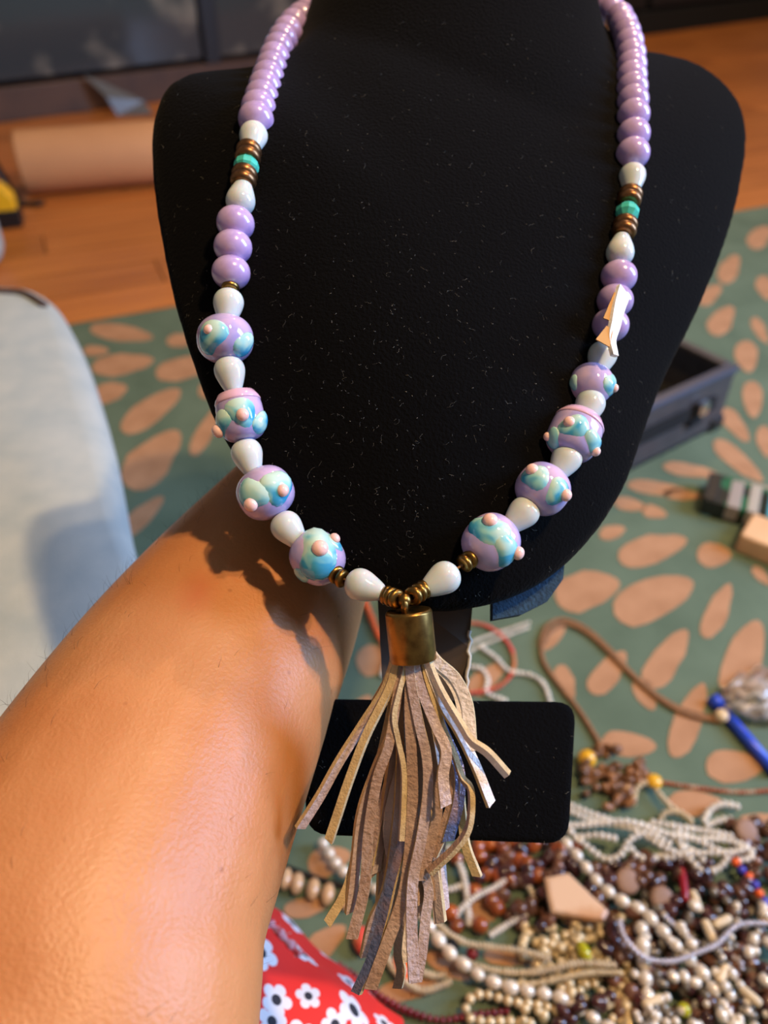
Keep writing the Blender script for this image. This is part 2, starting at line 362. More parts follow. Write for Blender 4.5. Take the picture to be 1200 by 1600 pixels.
# dark cabinet along the back, seen at the top corners
A = F(0, 196); B = F(1100, 45); cdir = (B-A); cdir.z = 0; cdir.normalize(); cnor = Vector((-cdir.y, cdir.x, 0))
CROT = orient((0, 0, 1), cdir).to_3x3()
def cab_pt(s, t, z): return A + cdir*s + cnor*t + Vector((0, 0, z))
cab = empty('display_cabinet', cab_pt(1.5, 0.2, 0), 'dark smoked-glass cabinet above a brown strip at the back of the room', 'cabinet')
def cab_box(name, s0, s1, t0, t1, z0, z1, m, parent=cab):
    V, Fs = box(cab_pt((s0+s1)/2, (t0+t1)/2, (z0+z1)/2), (s1-s0, t1-t0, z1-z0), rot=CROT); return bevel(wob(name, V, Fs, m, parent, None, False), 0.003, 2)
cab_box('strip', -0.7, 1.75, 0.02, 0.5, 0, 0.085, M['strip'])
cab_box('strip', 1.76, 3.6, 0.02, 0.5, 0, 0.085, M['casein'])
body = cab_box('body', -0.7, 3.6, 0.06, 0.5, 0.085, 0.9, M['casein'])
def along(px, py):                                             # distance along the cabinet front where a pixel falls
    r = ray(px, py); t = (A+cnor*0.03-CAMV).dot(cnor)/r.dot(cnor); return (CAMV+r*t-A).dot(cdir)
sp = along(325, 40)
for s0, s1 in ((-0.68, sp-0.03), (sp+0.03, 1.70)):
    cab_box('glass_panel', s0, s1, 0.03, 0.058, 0.10, 0.86, M['glassdark'])
cab_box('post', sp-0.026, sp+0.026, 0.015, 0.058, 0.086, 0.88, M['black'])
for s0, s1 in ((1.72, 2.62), (2.66, 3.56)):
    d_ = cab_box('door', s0, s1, 0.03, 0.058, 0.10, 0.86, M['black'])
    kx = s1-0.08 if s0 < 2 else s0+0.08
    V, Fs = ball(0.014, 0.012, 14, 8)
    ob('knob', mesh('knob', V, Fs, M['chrome']), d_, T(cab_pt(kx, 0.015, 0.16)))
V, Fs = box(cab_pt(1.4, 0.62, 0.9), (6.5, 0.1, 1.9), rot=CROT)
tag(wob('wall_back', V, Fs, M['wallp'], None, None, False), 'dim plaster wall behind the cabinet', None, None, 'structure')

# roll of kraft paper on the boards
ra = F(44, 310); rb = F(250, 291); rdir = (rb-ra); rdir.z = 0; rdir.normalize()
rr = 0.064
roll = empty('paper_roll', ra+rdir*0.4, 'long roll of brown kraft paper lying on the wooden floor', 'paper roll')
V, Fs = lathe([(0.030, 0), (rr-0.004, 0), (rr, 0.004), (rr, 0.796), (rr-0.004, 0.8), (0.030, 0.8), (0.030, 0.0)], 40)
back = Vector((-rdir.y, rdir.x, 0))
Wr = T(ra + Vector((0, 0, rr)) + back*rr*0.5) @ orient(rdir)
ob('paper_sheet', mesh('paper_sheet', V, Fs, M['kraft']), roll, Wr)
bevel(roll.children[0], 0.001, 1)
V, Fs = lathe([(0.024, -0.002), (0.030, -0.002), (0.030, 0.802), (0.024, 0.802), (0.024, -0.002)], 28)
ob('cardboard_core', mesh('cardboard_core', V, Fs, M['card']), roll, Wr)
V, Fs = [], []                                                # the loose outer edge of the sheet
for i in range(9):
    a = R(200+i*7); r_ = rr+0.0008+i*0.0006
    for z in (0.01, 0.79): V.append((r_*math.cos(a), r_*math.sin(a), z))
for i in range(8): Fs.append((2*i, 2*i+1, 2*i+3, 2*i+2))
o = ob('loose_edge', mesh('loose_edge', V, Fs, M['kraft']), roll, Wr); o.modifiers.new('thick', 'SOLIDIFY').thickness = 0.0006
# crumpled clear scrap lying on the brown strip behind the roll
q = F(192, 176)-cnor*0.03; V = []; Fs = []
for i, (dx, dy, dz) in enumerate(((0, 0, 0.002), (0.10, 0.01, 0.004), (0.07, 0.05, 0.03), (-0.03, 0.05, 0.075), (-0.08, 0.03, 0.10), (-0.02, 0.0, 0.05))): V.append(q+Vector((dx-0.02, dy-0.02, dz)))
Fs = [(0, 1, 2), (0, 2, 5), (5, 2, 3), (5, 3, 4)]
o = wob('plastic_scrap', V, Fs, M['scrap'], None, None, False); o.modifiers.new('thick', 'SOLIDIFY').thickness = 0.002
tag(o, 'crumpled pale plastic scrap behind the kraft paper roll', 'plastic')
# yellow and black hand tool at the left edge
q = F(6, 352, 0.0); tool = empty('tape_measure', q, 'yellow and black tape measure standing on the floor at the paper roll end', 'tool')
trot = orient((0, 0, 1), (0.95, 0.3, 0)).to_3x3()
V, Fs = [], []
prof = [(-0.035, 0), (0.030, 0), (0.036, 0.012), (0.034, 0.055), (0.018, 0.078), (-0.012, 0.082), (-0.035, 0.070)]
for s in (-0.024, 0.024):
    for x, z in prof: V.append(q + trot @ Vector((x, s, z)))
n = len(prof); Fs = [tuple(range(n)), tuple(reversed(range(n, 2*n)))] + [(i, i+n, (i+1) % n+n, (i+1) % n) for i in range(n)]
bevel(wob('tape_body', V, Fs, M['yellow'], tool, None, False), 0.004, 3)
V, Fs = box(q + trot @ Vector((0.0, -0.001, 0.018)), (0.078, 0.052, 0.034), rot=trot); bevel(wob('rubber_grip', V, Fs, M['black'], tool, None, False), 0.004, 3)
# black strap of a bag standing at the far left
q = F(34, 318, 0.0); V, Fs = [], []
pts = [q + Vector((-0.075, 0.0, 0.22)), q+Vector((-0.05, 0.0, 0.14)), q + Vector((-0.025, 0, 0.06)), q + Vector((0.0, -0.01, 0.008)), q+Vector((0.05, -0.012, 0.006))]
V, Fs = tube(crom(pts, 6), 0.014, 8, flat=0.35, ref=Vector((0, 0, 1)))
tag(wob('strap', V, Fs, M['black'], None), 'black webbing strap trailing beside the paper roll end', 'strap')

# pale upholstered seat at the left
ST = 0.22
seat = empty('upholstered_seat', (-0.42, 0.55, RZ), 'pale blue-grey linen seat with dark piping beside the outstretched arm', 'seat')
sil = [(-420,440),(-150,446),(0,453),(62,459),(100,486),(130,538),(154,602),(182,700),(208,835),(238,985)]
sp_ = [F(x, y+14, ST-0.022) for x, y in sil]
sp_ += [Vector((-0.155, 0.215, ST-0.022)), Vector((-0.30, 0.15, ST-0.022)), Vector((-0.95, 0.10, ST-0.022)), Vector((-0.98, 0.5, ST-0.022))]
oc = crom(sp_, 5, True); n = len(oc); cc = sum(oc, Vector())/n; cc.z = 0
def insetp(p, k):
    q = p-cc; q.z = 0; return p - q.normalized()*k
V, Fs = [], []
lev = [(0.030, RZ), (0.022, RZ+0.012), (0.018, 0.05), (0.014, 0.12), (0.006, ST-0.050), (0.0, ST-0.024), (0.003, ST-0.012), (0.011, ST-0.004), (0.024, ST), (0.10, ST+0.003)]
for k_, z in lev:
    for p in oc: q = insetp(p, k_); V.append(Vector((q.x, q.y, z)))
for k in range(len(lev)-1):
    for i in range(n): j = (i+1) % n; Fs.append((k*n+i, (k+1)*n+i, (k+1)*n+j, k*n+j))
Fs.append(tuple((len(lev)-1)*n+i for i in range(n))); Fs.append(tuple(reversed(range(n))))
me_c = wob('cushion', V, Fs, M['linen'], seat)
bm = bmesh.new(); bm.from_mesh(me_c.data); bmesh.ops.recalc_face_normals(bm, faces=bm.faces[:]); bm.to_mesh(me_c.data); bm.free()
V, Fs = tube(crom([insetp(F(x, y-3, ST), 0.010)+Vector((0, 0, 0.0)) for x, y in [(-300,443),(-150,446),(0,453),(45,456),(80,474)]], 6), 0.0042, 6); wob('piping', V, Fs, M['piping'], seat)
q = F(-4, 430, 0.0)
V, Fs = box((0, 0, 0.10), (0.16, 0.10, 0.20)); o = ob('pillow', mesh('pillow', V, Fs, M['linen']), None, T(q+Vector((-0.075, 0.03, 0))) @ Matrix.Rotation(0.3, 4, 'Z')); bevel(o, 0.04, 5)
tag(o, 'small pale pillow standing on the floor behind the linen seat', 'pillow')

# black jewellery case on the rug at the right
ch = 0.088
ca = F(1122, 668, RZ); cb = F(975, 742, RZ); e = (cb-ca); e.z = 0; e.normalize(); en = Vector((-e.y, e.x, 0))
if en.y < 0: en = -en
case = empty('jewellery_case', ca+e*0.16+en*0.12, 'open charcoal jewellery case with metal edges on the rug behind the bust', 'case')
crot = orient((0, 0, 1), e).to_3x3()
def cbx(name, s0, s1, t0, t1, z0, z1, m, parent=case, bv=0.003):
    V, Fs = box(ca+e*((s0+s1)/2)+en*((t0+t1)/2)+Vector((0, 0, (z0+z1)/2)), (s1-s0, t1-t0, z1-z0), rot=crot); return bevel(wob(name, V, Fs, m, parent, None, False), bv, 2)
LW, LD = 0.34, 0.17
cbx('tray_bottom', 0, LW, 0, LD, 0, 0.008, M['casein'])
cbx('front_panel', 0, LW, 0, 0.009, 0.004, ch-0.006, M['case']); cbx('back_panel', 0, LW, LD-0.009, LD, 0.004, ch-0.006, M['case'])
cbx('side_panel', 0, 0.009, 0.009, LD-0.009, 0.004, ch-0.006, M['case']); cbx('side_panel', LW-0.009, LW, 0.009, LD-0.009, 0.004, ch-0.006, M['case'])
cbx('lining', 0.010, LW-0.010, 0.010, LD-0.010, 0.008, 0.03, M['casein'])
cbx('metal_edge', -0.001, LW, -0.002, 0.012, ch-0.008, ch, M['caseedge'], bv=0.002); cbx('metal_edge', -0.001, LW, LD-0.012, LD+0.002, ch-0.008, ch, M['case'], bv=0.002)
cbx('metal_edge', -0.002, 0.012, 0.012, LD-0.012, ch-0.008, ch, M['case'], bv=0.002); cbx('metal_edge', LW-0.012, LW, 0.012, LD-0.012, ch-0.008, ch, M['case'], bv=0.002)
cbx('front_band', 0.03, LW, -0.004, 0.0, 0.040, 0.058, M['casein'], bv=0.001)
lt = cbx('latch_plate', 0.055, 0.075, -0.006, -0.001, 0.030, 0.060, M['casein'], bv=0.001)
cbx('latch', 0.058, 0.072, -0.014, -0.005, 0.048, 0.066, M['chrome'], lt, 0.003)
cbx('corner_guard', -0.003, 0.022, -0.004, 0.016, 0.0, 0.02, M['black'], bv=0.004)

# printed carton and pale block at the right edge
q = F(1093, 805, RZ); q2 = F(1215, 838, RZ); pe = (q2-q); pe.z = 0; pe.normalize(); pn = Vector((-pe.y, pe.x, 0)); prt = orient((0, 0, 1), pe).to_3x3()
cart = empty('printed_carton', q+pe*0.06+pn*0.03, 'dark green printed carton lying on the rug at the right edge', 'carton')
def cxb(name, s0, s1, t0, t1, z0, z1, m, parent=cart, bv=0.0015):
    V, Fs = box(q+pe*((s0+s1)/2)+pn*((t0+t1)/2)+Vector((0, 0, (z0+z1)/2)), (s1-s0, t1-t0, z1-z0), rot=prt); return bevel(wob(name, V, Fs, m, parent, None, False), bv, 2)
cxb('carton_body', 0, 0.15, 0, 0.055, 0, 0.022, M['print'])
cxb('end_flap', -0.002, 0.012, 0.002, 0.053, 0.001, 0.0235, M['black'])
cxb('picture_panel', 0.022, 0.036, -0.0006, 0.05, 0.004, 0.0226, mat('carton_grey_print', C(150, 140, 132), 0.4))
cxb('picture_panel', 0.042, 0.054, -0.0006, 0.05, 0.004, 0.0226, mat('carton_pale_print', C(168, 160, 146), 0.4))
cxb('picture_panel', 0.062, 0.085, -0.0006, 0.05, 0.004, 0.0228, mat('carton_blue_print', C(84, 178, 200), 0.4))
cxb('picture_panel', 0.092, 0.14, -0.0006, 0.05, 0.004, 0.0226, mat('carton_beige_print', C(170, 158, 140), 0.4))
q = F(1146, 862, RZ); q2 = F(1215, 890, RZ); pe = (q2-q); pe.z = 0; pe.normalize(); pn = Vector((-pe.y, pe.x, 0)); prt = orient((0, 0, 1), pe).to_3x3()
V, Fs = box(q+pe*0.06+pn*0.022+Vector((0, 0, 0.012)), (0.12, 0.044, 0.024), rot=prt)
tag(bevel(wob('wooden_block', V, Fs, M['block'], None, None, False), 0.003, 3), 'pale wooden block in front of the printed carton', 'block')

# ------------------------------------------------------------------ display bust
def plane_from(a, b, c):
    n = (b-a).cross(c-a).normalized(); return a, n
PA, PN = plane_from(P(350, 450, 0.264), P(970, 420, 0.302), P(630, 930, 0.238))
if PN.dot(FW) > 0: PN = -PN                                    # towards the camera
def on_plane(px, py, lift=0.0):
    r = ray(px, py); t = (PA+PN*lift-CAMV).dot(PN)/r.dot(PN); return CAMV+r*t
OUT = [(262,134),(285,117),(330,108),(385,104),(440,86),(500,40),(560,0),(700,-30),(860,-5),(935,40),(985,74),(1035,84),(1085,98),(1130,130),(1158,170),(1165,215),(1158,280),(1140,355),(1113,430),(1083,500),(1048,570),
       (1015,650),(985,740),(950,805),(905,860),(850,905),(780,935),(700,947),(650,945),(600,925),(540,890),(478,835),(425,780),(378,715),(335,640),(305,560),(280,480),(262,400),(248,320),(240,240),(244,175)]
UX = RT - PN*RT.dot(PN); UX.normalize(); UY = PN.cross(UX)
CEN = (690, 480)
outp = crom([on_plane(690+(x-690)*1.014, 480+(y-480)*1.01) for x, y in OUT], 4, True)
cen = on_plane(*CEN)
V, Fs = [], []; NR = 20; n = len(outp)
def ring(sc, hfun, up):
    s = len(V)
    for p in outp: V.append(cen + (p-cen)*sc + PN*hfun(sc)*up)
    return s
Hf = lambda s: 0.030*(1-s**2.4)
Hb = lambda s: 0.014 - 0.004*s
rows = []
for k in range(NR):
    s = 0.04+0.96*k/(NR-1); rows.append(ring(s, Hf, 1))
for k in reversed(range(NR)):
    s = 0.04+0.96*k/(NR-1); rows.append(ring(s, Hb, -1))
for a, b in zip(rows, rows[1:]):
    for i in range(n): j = (i+1) % n; Fs.append((a+i, a+j, b+j, b+i))
Fs.append(tuple(rows[0]+i for i in reversed(range(n)))); Fs.append(tuple(rows[-1]+i for i in range(n)))
# neck column rising behind the collar line
def neck_ring(cx, cy, d, hw, hd):
    c = P(cx, cy, d); s = len(V)
    for i in range(40):
        a = 2*math.pi*i/40; V.append(c + RT*(hw*math.cos(a)) + (FW*0.94+UP*0.34)*(hd*math.sin(a)))
    return s
NK = [(698, 190, 0.322, 0.078, 0.040), (700, 120, 0.330, 0.073, 0.042), (705, 50, 0.340, 0.067, 0.044), (710, -10, 0.348, 0.0635, 0.046), (714, -120, 0.362, 0.060, 0.046), (718, -260, 0.38, 0.058, 0.045), (719, -290, 0.384, 0.050, 0.038)]
rg = [neck_ring(*k) for k in NK]
for a, b in zip(rg, rg[1:]):
    for i in range(40): j = (i+1) % 40; Fs.append((a+i, a+j, b+j, b+i))
Fs.append(tuple(rg[0]+i for i in reversed(range(40)))); Fs.append(tuple(rg[-1]+i for i in range(40)))
def remeshed(name, V, Fs, vox, mats, smooth_it, origin):
    me = mesh(name, [Vector(v)-origin for v in V], Fs, mats)
    bm = bmesh.new(); bm.from_mesh(me); bmesh.ops.recalc_face_normals(bm, faces=bm.faces[:]); bm.to_mesh(me); bm.free()
    t = bpy.data.objects.new(name+'_tmp', me); COL.objects.link(t)
    m = t.modifiers.new('r', 'REMESH'); m.mode = 'VOXEL'; m.voxel_size = vox; m.use_smooth_shade = True
    m = t.modifiers.new('s', 'SMOOTH'); m.factor = 0.5; m.iterations = smooth_it
    dg = bpy.context.evaluated_depsgraph_get(); ev = t.evaluated_get(dg)
    res = bpy.data.meshes.new_from_object(ev); res.name = name
    bpy.data.objects.remove(t); bpy.data.meshes.remove(me)
    res.polygons.foreach_set('use_smooth', [True]*len(res.polygons))
    if not res.materials: res.materials.append(mats)
    return res
borig = on_plane(660, 945)
bust = empty('display_bust', P(690, 1310, 0.25), 'black velvet necklace bust with a small base, held up in the hand', 'display bust')
bme = remeshed('bust_form', V, Fs, 0.0024, M['velvet'], 30, borig)
form = ob('bust_form', bme, bust, T(borig))
bvh = BVHTree.FromPolygons([v.co+borig for v in bme.vertices], [tuple(p.vertices) for p in bme.polygons])
def hit(px, py):
    r = ray(px, py).normalized(); h = bvh.ray_cast(CAMV, r); return h
# lint on the velvet
V, Fs = [], []
def fibre(p, nrm, L, r, k=4):
    t = orient(nrm).to_3x3() @ Vector((math.cos(a0 := random.uniform(0, 6.28)), math.sin(a0), 0))
    pts = [p + nrm*0.0002]; 
    for i in range(k):
        t = (t + Vector((random.uniform(-1, 1), random.uniform(-1, 1), random.uniform(-1, 1)))); t = (t-nrm*t.dot(nrm)*0.8).normalized()
        pts.append(pts[-1]+t*L/k)
    tube(pts, r, 3, V, Fs)
cnt = 0
while cnt < 850:
    px, py = random.uniform(245, 1160), random.uniform(20, 940)
    wgt = 0.25 + 0.75*math.exp(-((px-560)/240)**2-((py-640)/260)**2)
    if random.random() > wgt: continue
    h = hit(px, py)
    if h[0] is None: continue
    if random.random() < 0.55: fibre(h[0], h[1], random.uniform(0.0003, 0.0008), random.uniform(0.00004, 0.00009), 2)
    else: fibre(h[0], h[1], random.uniform(0.0010, 0.0030), random.uniform(0.00002, 0.00004), 5)
    cnt += 1
tag(wob('lint', V, Fs, M['lint'], bust, borig), None, None, None, 'stuff')
# blue felt back, card strut and base plate
V, Fs = [], []
fp = [(770,938),(770,968),(815,960),(855,940),(880,905),(885,850),(780,850)]
f3 = [on_plane(x, y, -0.013) for x, y in fp]
n = len(f3); V = f3 + [p-PN*0.003 for p in f3]; Fs = [tuple(range(n)), tuple(reversed(range(n, 2*n)))]+[(i, i+n, (i+1) % n+n, (i+1) % n) for i in range(n)]
wob('felt_backing', V, Fs, M['felt'], bust, None, False)
sl = [(588, 900, 0.262), (742, 900, 0.268), (738, 950, 0.266), (735, 985, 0.265), (731, 1010, 0.265), (734, 1040, 0.265), (728, 1110, 0.268), (600, 1110, 0.262)]
f3 = [P(*p) for p in sl]; n = len(f3); V = f3 + [p+FW*0.003 for p in f3]; Fs = [tuple(reversed(range(n))), tuple(range(n, 2*n))]+[(i, (i+1) % n, (i+1) % n+n, i+n) for i in range(n)]
strut = wob('strut', V, Fs, M['card'], bust, None, False)
tp = [P(736+random.uniform(-2.5, 2.5)-(yy-950)*0.05, yy, 0.2655) for yy in range(985, 1085, 8)]
V, Fs = tube(tp, 0.0007, 5); wob('torn_edge', V, Fs, M['cardedge'], strut)
bq = [P(476, 1091, 0.262), P(902, 1096, 0.268), P(890, 1319, 0.252), P(478, 1304, 0.247)]
bu = (bq[1]-bq[0]).normalized(); bn = bu.cross(bq[3]-bq[0]).normalized()
if bn.dot(FW) > 0: bn = -bn
def rounded(poly, r, k=5):
    out = []; N = len(poly)
    for i in range(N):
        p = poly[i]; a = (poly[i-1]-p).normalized(); b = (poly[(i+1) % N]-p).normalized()
        for j in range(k+1):
            t = j/k; out.append((p+a*r)*(1-t)**2 + p*2*t*(1-t) + (p+b*r)*t*t)
    return out
ro = rounded(bq, 0.0075); n = len(ro); c = sum(ro, Vector())/n
V = []; Fs = []
for sc, off in ((0.94, 0.0008), (0.985, 0.0), (1.0, -0.0015), (1.0, -0.0095), (0.98, -0.011)):
    V += [c+(p-c)*sc+bn*off for p in ro]
for k in range(4):
    for i in range(n): j = (i+1) % n; Fs.append((k*n+i, (k+1)*n+i, (k+1)*n+j, k*n+j))
Fs.append(tuple(range(n))); Fs.append(tuple(4*n+i for i in reversed(range(n))))
base = wob('base_plate', V, Fs, M['velvet'], bust, c)
V = [c+(p-c)*1.004+bn*-0.0094 for p in ro]+[c+(p-c)*1.004+bn*-0.0118 for p in ro]
Fs = [(i, i+n, (i+1) % n+n, (i+1) % n) for i in range(n)]+[tuple(range(n)), tuple(n+i for i in reversed(range(n)))]
wob('card_bottom', V, Fs, M['card'], base, c, False)
V, Fs = [], []
for i in range(120):
    a, b = random.random(), random.random(); p = bq[0].lerp(bq[1], a).lerp(bq[3].lerp(bq[2], a), b)
    a0 = 0
    fibre(p+bn*0.0006, bn, random.uniform(0.0003, 0.002), random.uniform(0.00003, 0.00008), 3)
tag(wob('lint', V, Fs, M['lint'], bust, c), None, None, None, 'stuff')

# ------------------------------------------------------------------ the necklace
D_LIL, D_DRP = 0.0125, 0.0097
lil_v = ball(0.5, 0.43, 28, 16, 0.96); lil_me = mesh('lilac_bead', [Vector(v)*D_LIL for v in lil_v[0]], lil_v[1], M['lilac'])
# teardrop: fat end at +z
dp = [(0, .5), (.13, .485), (.27, .43), (.40, .325), (.475, .19), (.50, .05), (.485, -.10), (.43, -.28), (.365, -.45), (.30, -.60), (.25, -.69), (.20, -.72), (0, -.725)]
dv = lathe([(p.x, p.z) for p in crom([(r_, 0, z) for r_, z in dp], 3)][:-1] + [(0, -.725)], 28)
dv[0][:] = [tuple(v) for v in dv[0]]
drop_me = mesh('teardrop_bead', [Vector(v)*D_DRP for v in dv[0]], dv[1], M['opal'])
rv = lathe([(.16, -.5), (.36, -.5), (.46, -.36), (.5, 0), (.46, .36), (.36, .5), (.16, .5), (.16, -.5)], 28)
def ring_me(D, L, m, nm): return mesh(nm, [Vector((v[0]*D, v[1]*D, v[2]*L)) for v in rv[0]], rv[1], m)
bz_me = ring_me(0.0088, 0.0036, M['bronze'], 'bronze_spacer')
br_me = ring_me(0.0058, 0.0021, M['brass'], 'brass_spacer')
tv = lathe([(0, -.5), (.30, -.5), (.5, -.14), (.5, .14), (.30, .5), (0, .5)], 10); tq_me = mesh('turquoise_bead', [Vector((v[0]*.0084, v[1]*.0084, v[2]*.0062)) for v in tv[0]], tv[1], M['turq'], False)

LEFT = [('l', x, y) for x, y in ((481,20),(470,28),(459,38),(450,50),(442,63),(435,77),(429,92),(424,107),(419,122),(414,137),(409,153),(404,169),(400,187))] + \
 [('d', 396, 213), ('z', 389, 236), ('z', 387, 246), ('t', 385, 260), ('z', 382, 273), ('z', 380, 283), ('u', 376, 313), ('l', 368, 349), ('l', 364, 386), ('l', 361, 426), ('b', 361, 444), ('b', 360, 449), ('d', 357, 474),
  ('L1', 352, 530), ('d', 359, 580), ('L2', 376, 650), ('d', 386, 709), ('L3', 415, 770), ('d', 448, 823), ('L4', 496, 871), ('b', 518, 893), ('b', 526, 898), ('b', 534, 904), ('d', 564, 914), ('b', 604, 930), ('b', 612, 933), ('b', 620, 936)]
RIGHT = [('l', x, y) for x, y in ((936,6),(946,11),(956,17),(968,28),(974,40),(979,53),(983,68),(986,86),(987,103),(987,120),(988,138),(989,158),(990,180),(990,210),(989,240))] + \
 [('d', 988, 276), ('z', 985, 304), ('z', 983, 313), ('t', 980, 332), ('z', 977, 351), ('z', 975, 361), ('u', 969, 394), ('l', 967, 432), ('l', 961, 470), ('l', 954, 508), ('d', 941, 556),
  ('L5', 924, 600), ('d', 922, 632), ('L6', 897, 680), ('d', 885, 717), ('L7', 848, 764), ('d', 818, 801), ('L8', 767, 847), ('b', 741, 870), ('b', 733, 875), ('b', 726, 880), ('d', 694, 903), ('b', 662, 921), ('b', 654, 926), ('b', 646, 931)]
# lampwork: diameter px, axial px, [(swirl x, y, r)], [(dot x, y, r)], barrel
LAMP = {'L1': (88, 74, [(330,527,23),(394,545,18)], [(331,518,8)], 0), 'L2': (74, 80, [(378,645,24),(347,664,19),(413,664,17)], [(379,648,10),(345,671,11)], 1),
 'L3': (90, 82, [(394,772,24),(438,760,25)], [(395,786,11),(441,766,10)], 0), 'L4': (82, 88, [(498,862,32),(524,842,16),(468,903,16)], [(500,857,13),(526,838,9)], 0),
 'L5': (68, 62, [(954,602,18),(892,598,10)], [(964,607,7)], 0), 'L6': (82, 78, [(896,668,20),(924,692,18),(862,686,14)], [(890,661,9),(925,701,8),(858,682,7)], 1),
 'L7': (86, 78, [(834,743,20),(871,768,19)], [(832,735,10),(878,772,10)], 0), 'L8': (88, 90, [(763,824,26),(793,861,23)], [(766,815,12),(804,862,11)], 0)}
half = {'l': D_LIL/2, 'd': D_DRP/2, 'u': D_DRP/2, 'z': 0.0044, 't': 0.0042, 'b': 0.0042}
def chain_points(lst, topn, d_first, d_at):
    """depth of every bead: lying on the velvet, the top ones running back round the neck"""
    ds = []
    for i, (k, x, y) in enumerate(lst):
        h = hit(x, y); rad = half.get(k) or LAMP[k][0]*0.5*0.2/1000
        if h[0] is not None: d = depth(h[0]) - rad*0.9
        else: d = depth(on_plane(x, y)) - rad*0.6
        ds.append(d)
    base_d = ds[topn]
    for i in range(topn):
        t = i/topn; ds[i] = d_first + (base_d-d_first)*(t**0.8)
    sm = ds[:]
    for _ in range(3):
        sm = [sm[0]] + [0.25*sm[i-1]+0.5*sm[i]+0.25*sm[i+1] for i in range(1, len(sm)-1)] + [sm[-1]]
    return sm
dl = chain_points(LEFT, 13, 0.352, None); dr = chain_points(RIGHT, 12, 0.375, None)
dV = 0.2185
for ds in (dl, dr):                                            # both ends meet at the tassel
    n = len(ds)
    for i in range(n-7, n): t = (i-(n-8))/7; ds[i] = ds[i]*(1-t)+dV*t
print('CHAIN', [round(d, 3) for d in dl], [round(d, 3) for d in dr])
capT = P(637, 949, dV+0.0005)
neckl = empty('beaded_necklace', capT, 'lilac, white and aqua glass bead necklace with a leather tassel on the bust', 'necklace')
sw_v = ball(1.0, 1.0, 20, 10)
def lampwork(k, x, y, d, axis):
    dia, ax, sws, dots, barrel = LAMP[k]; s = d/FPX
    rx, rz = dia*0.5*s, ax*0.5*s
    bv, bf = ball(1, 1, 36, 20, 0.62 if barrel else 0.86)
    me = mesh('lampwork_bead', [Vector((v[0]*rx, v[1]*rx, v[2]*rz)) for v in bv], bf, M['lamp_lilac'])
    c = P(x, y, d); Wb = T(c) @ orient(axis, UP if abs(axis.dot(UP)) < 0.8 else RT)
    o = ob('lampwork_bead', me, neckl, Wb); o['label'] = 'lilac lampwork bead with raised aqua swirls'
    if barrel:
        tvv, tff = lathe([(rx*0.60, rz*0.93), (rx*0.80, rz*0.90), (rx*0.93, rz*0.70), (rx*0.985, rz*0.58), (rx*0.97, rz*0.50), (rx*0.60, rz*0.5), (rx*0.6, rz*0.93)], 32)
        ob('pink_band', mesh('pink_band', tvv, tff, M['lamp_pink']), o, Wb)
    Rb = Wb.to_3x3(); vd = (c-CAMV).normalized()
    def surf(px, py):
        dx, dy = (px-x)*s, (py-y)*s
        rr_ = math.hypot(dx, dy); lim = min(rx, rz)*1.02
        if rr_ > lim: dx, dy = dx*lim/rr_, dy*lim/rr_; rr_ = lim
        z = math.sqrt(max(0.0, (max(rx, rz)*1.02)**2-rr_**2))
        dirw = (RT*dx - UP*dy - vd*z).normalized(); q = Rb.inverted() @ dirw
        e = 2/(0.62 if barrel else 0.86)
        rad = ((math.hypot(q.x, q.y)/rx)**e + (abs(q.z)/rz)**e)**(-1/e)
        return c+dirw*rad, (Rb @ Vector((q.x/rx**2, q.y/rx**2, q.z/rz**2))).normalized(), dirw
    for sx, sy, sr in sws:
        p, nr, dw = surf(sx, sy); r_ = sr*s*1.2
        V = []
        for v in sw_v[0]:
            a = math.atan2(v[1], v[0]); wob_ = 1+0.10*math.sin(2*a+sx)+0.06*math.sin(3*a+sy)
            hgt = v[2]*0.26*(1-0.25*math.exp(-((v[0])**2+(v[1])**2)*6) if v[2] > 0 else 1)
            V.append(Vector((v[0]*r_*wob_, v[1]*r_*wob_*0.92, hgt*r_ - r_*r_/(1.9*min(rx, rz))*(v[0]**2+v[1]**2))))
        q = ob('aqua_swirl', mesh('aqua_swirl', V, sw_v[1], M['swirl']), o, T(p-nr*r_*0.02) @ orient(nr))
    for sx, sy, sr in dots:
        p, nr, dw = surf(sx, sy); r_ = sr*s
        V = [Vector((v[0]*r_, v[1]*r_, v[2]*r_*0.85)) for v in sw_v[0]]
        ob('pink_dot', mesh('pink_dot', V, sw_v[1], M['pinkdot']), o, T(p+nr*r_*0.35) @ orient(nr))
NAMES = {'l': ('lilac_bead', lil_me), 'd': ('teardrop_bead', drop_me), 'u': ('teardrop_bead', drop_me), 'z': ('bronze_spacer', bz_me), 't': ('turquoise_bead', tq_me), 'b': ('brass_spacer', br_me)}
for lst, ds in ((LEFT, dl), (RIGHT, dr)):
    pts = [P(x, y, d) for (k, x, y), d in zip(lst, ds)]
    V, Fs = tube(pts, 0.0004, 5); wob('thread', V, Fs, M['cord'], neckl)
    for i, ((k, x, y), p) in enumerate(zip(lst, pts)):
        a = (pts[max(i-1, 0)]-pts[min(i+1, len(pts)-1)]).normalized()      # towards the neck
        if k[0] == 'L': lampwork(k, x, y, ds[i], a); continue
        if k == 'u': a = -a
        nm, me = NAMES[k]; ob(nm, me, neckl, T(p) @ orient(a))
# the strand closes behind the neck
clo = crom([P(481, 20, dl[0]), P(520, 8, 0.385), P(600, -6, 0.418), P(705, -12, 0.432), P(820, -8, 0.424), P(905, -2, 0.402), P(936, 6, dr[0])], 10)
V, Fs = tube(clo, 0.0004, 5); wob('thread', V, Fs, M['cord'], neckl)
for (p, t, u, v) in frames(resample(clo, D_LIL*0.86))[1:-1]: ob('lilac_bead', lil_me, neckl, T(p) @ orient(t))
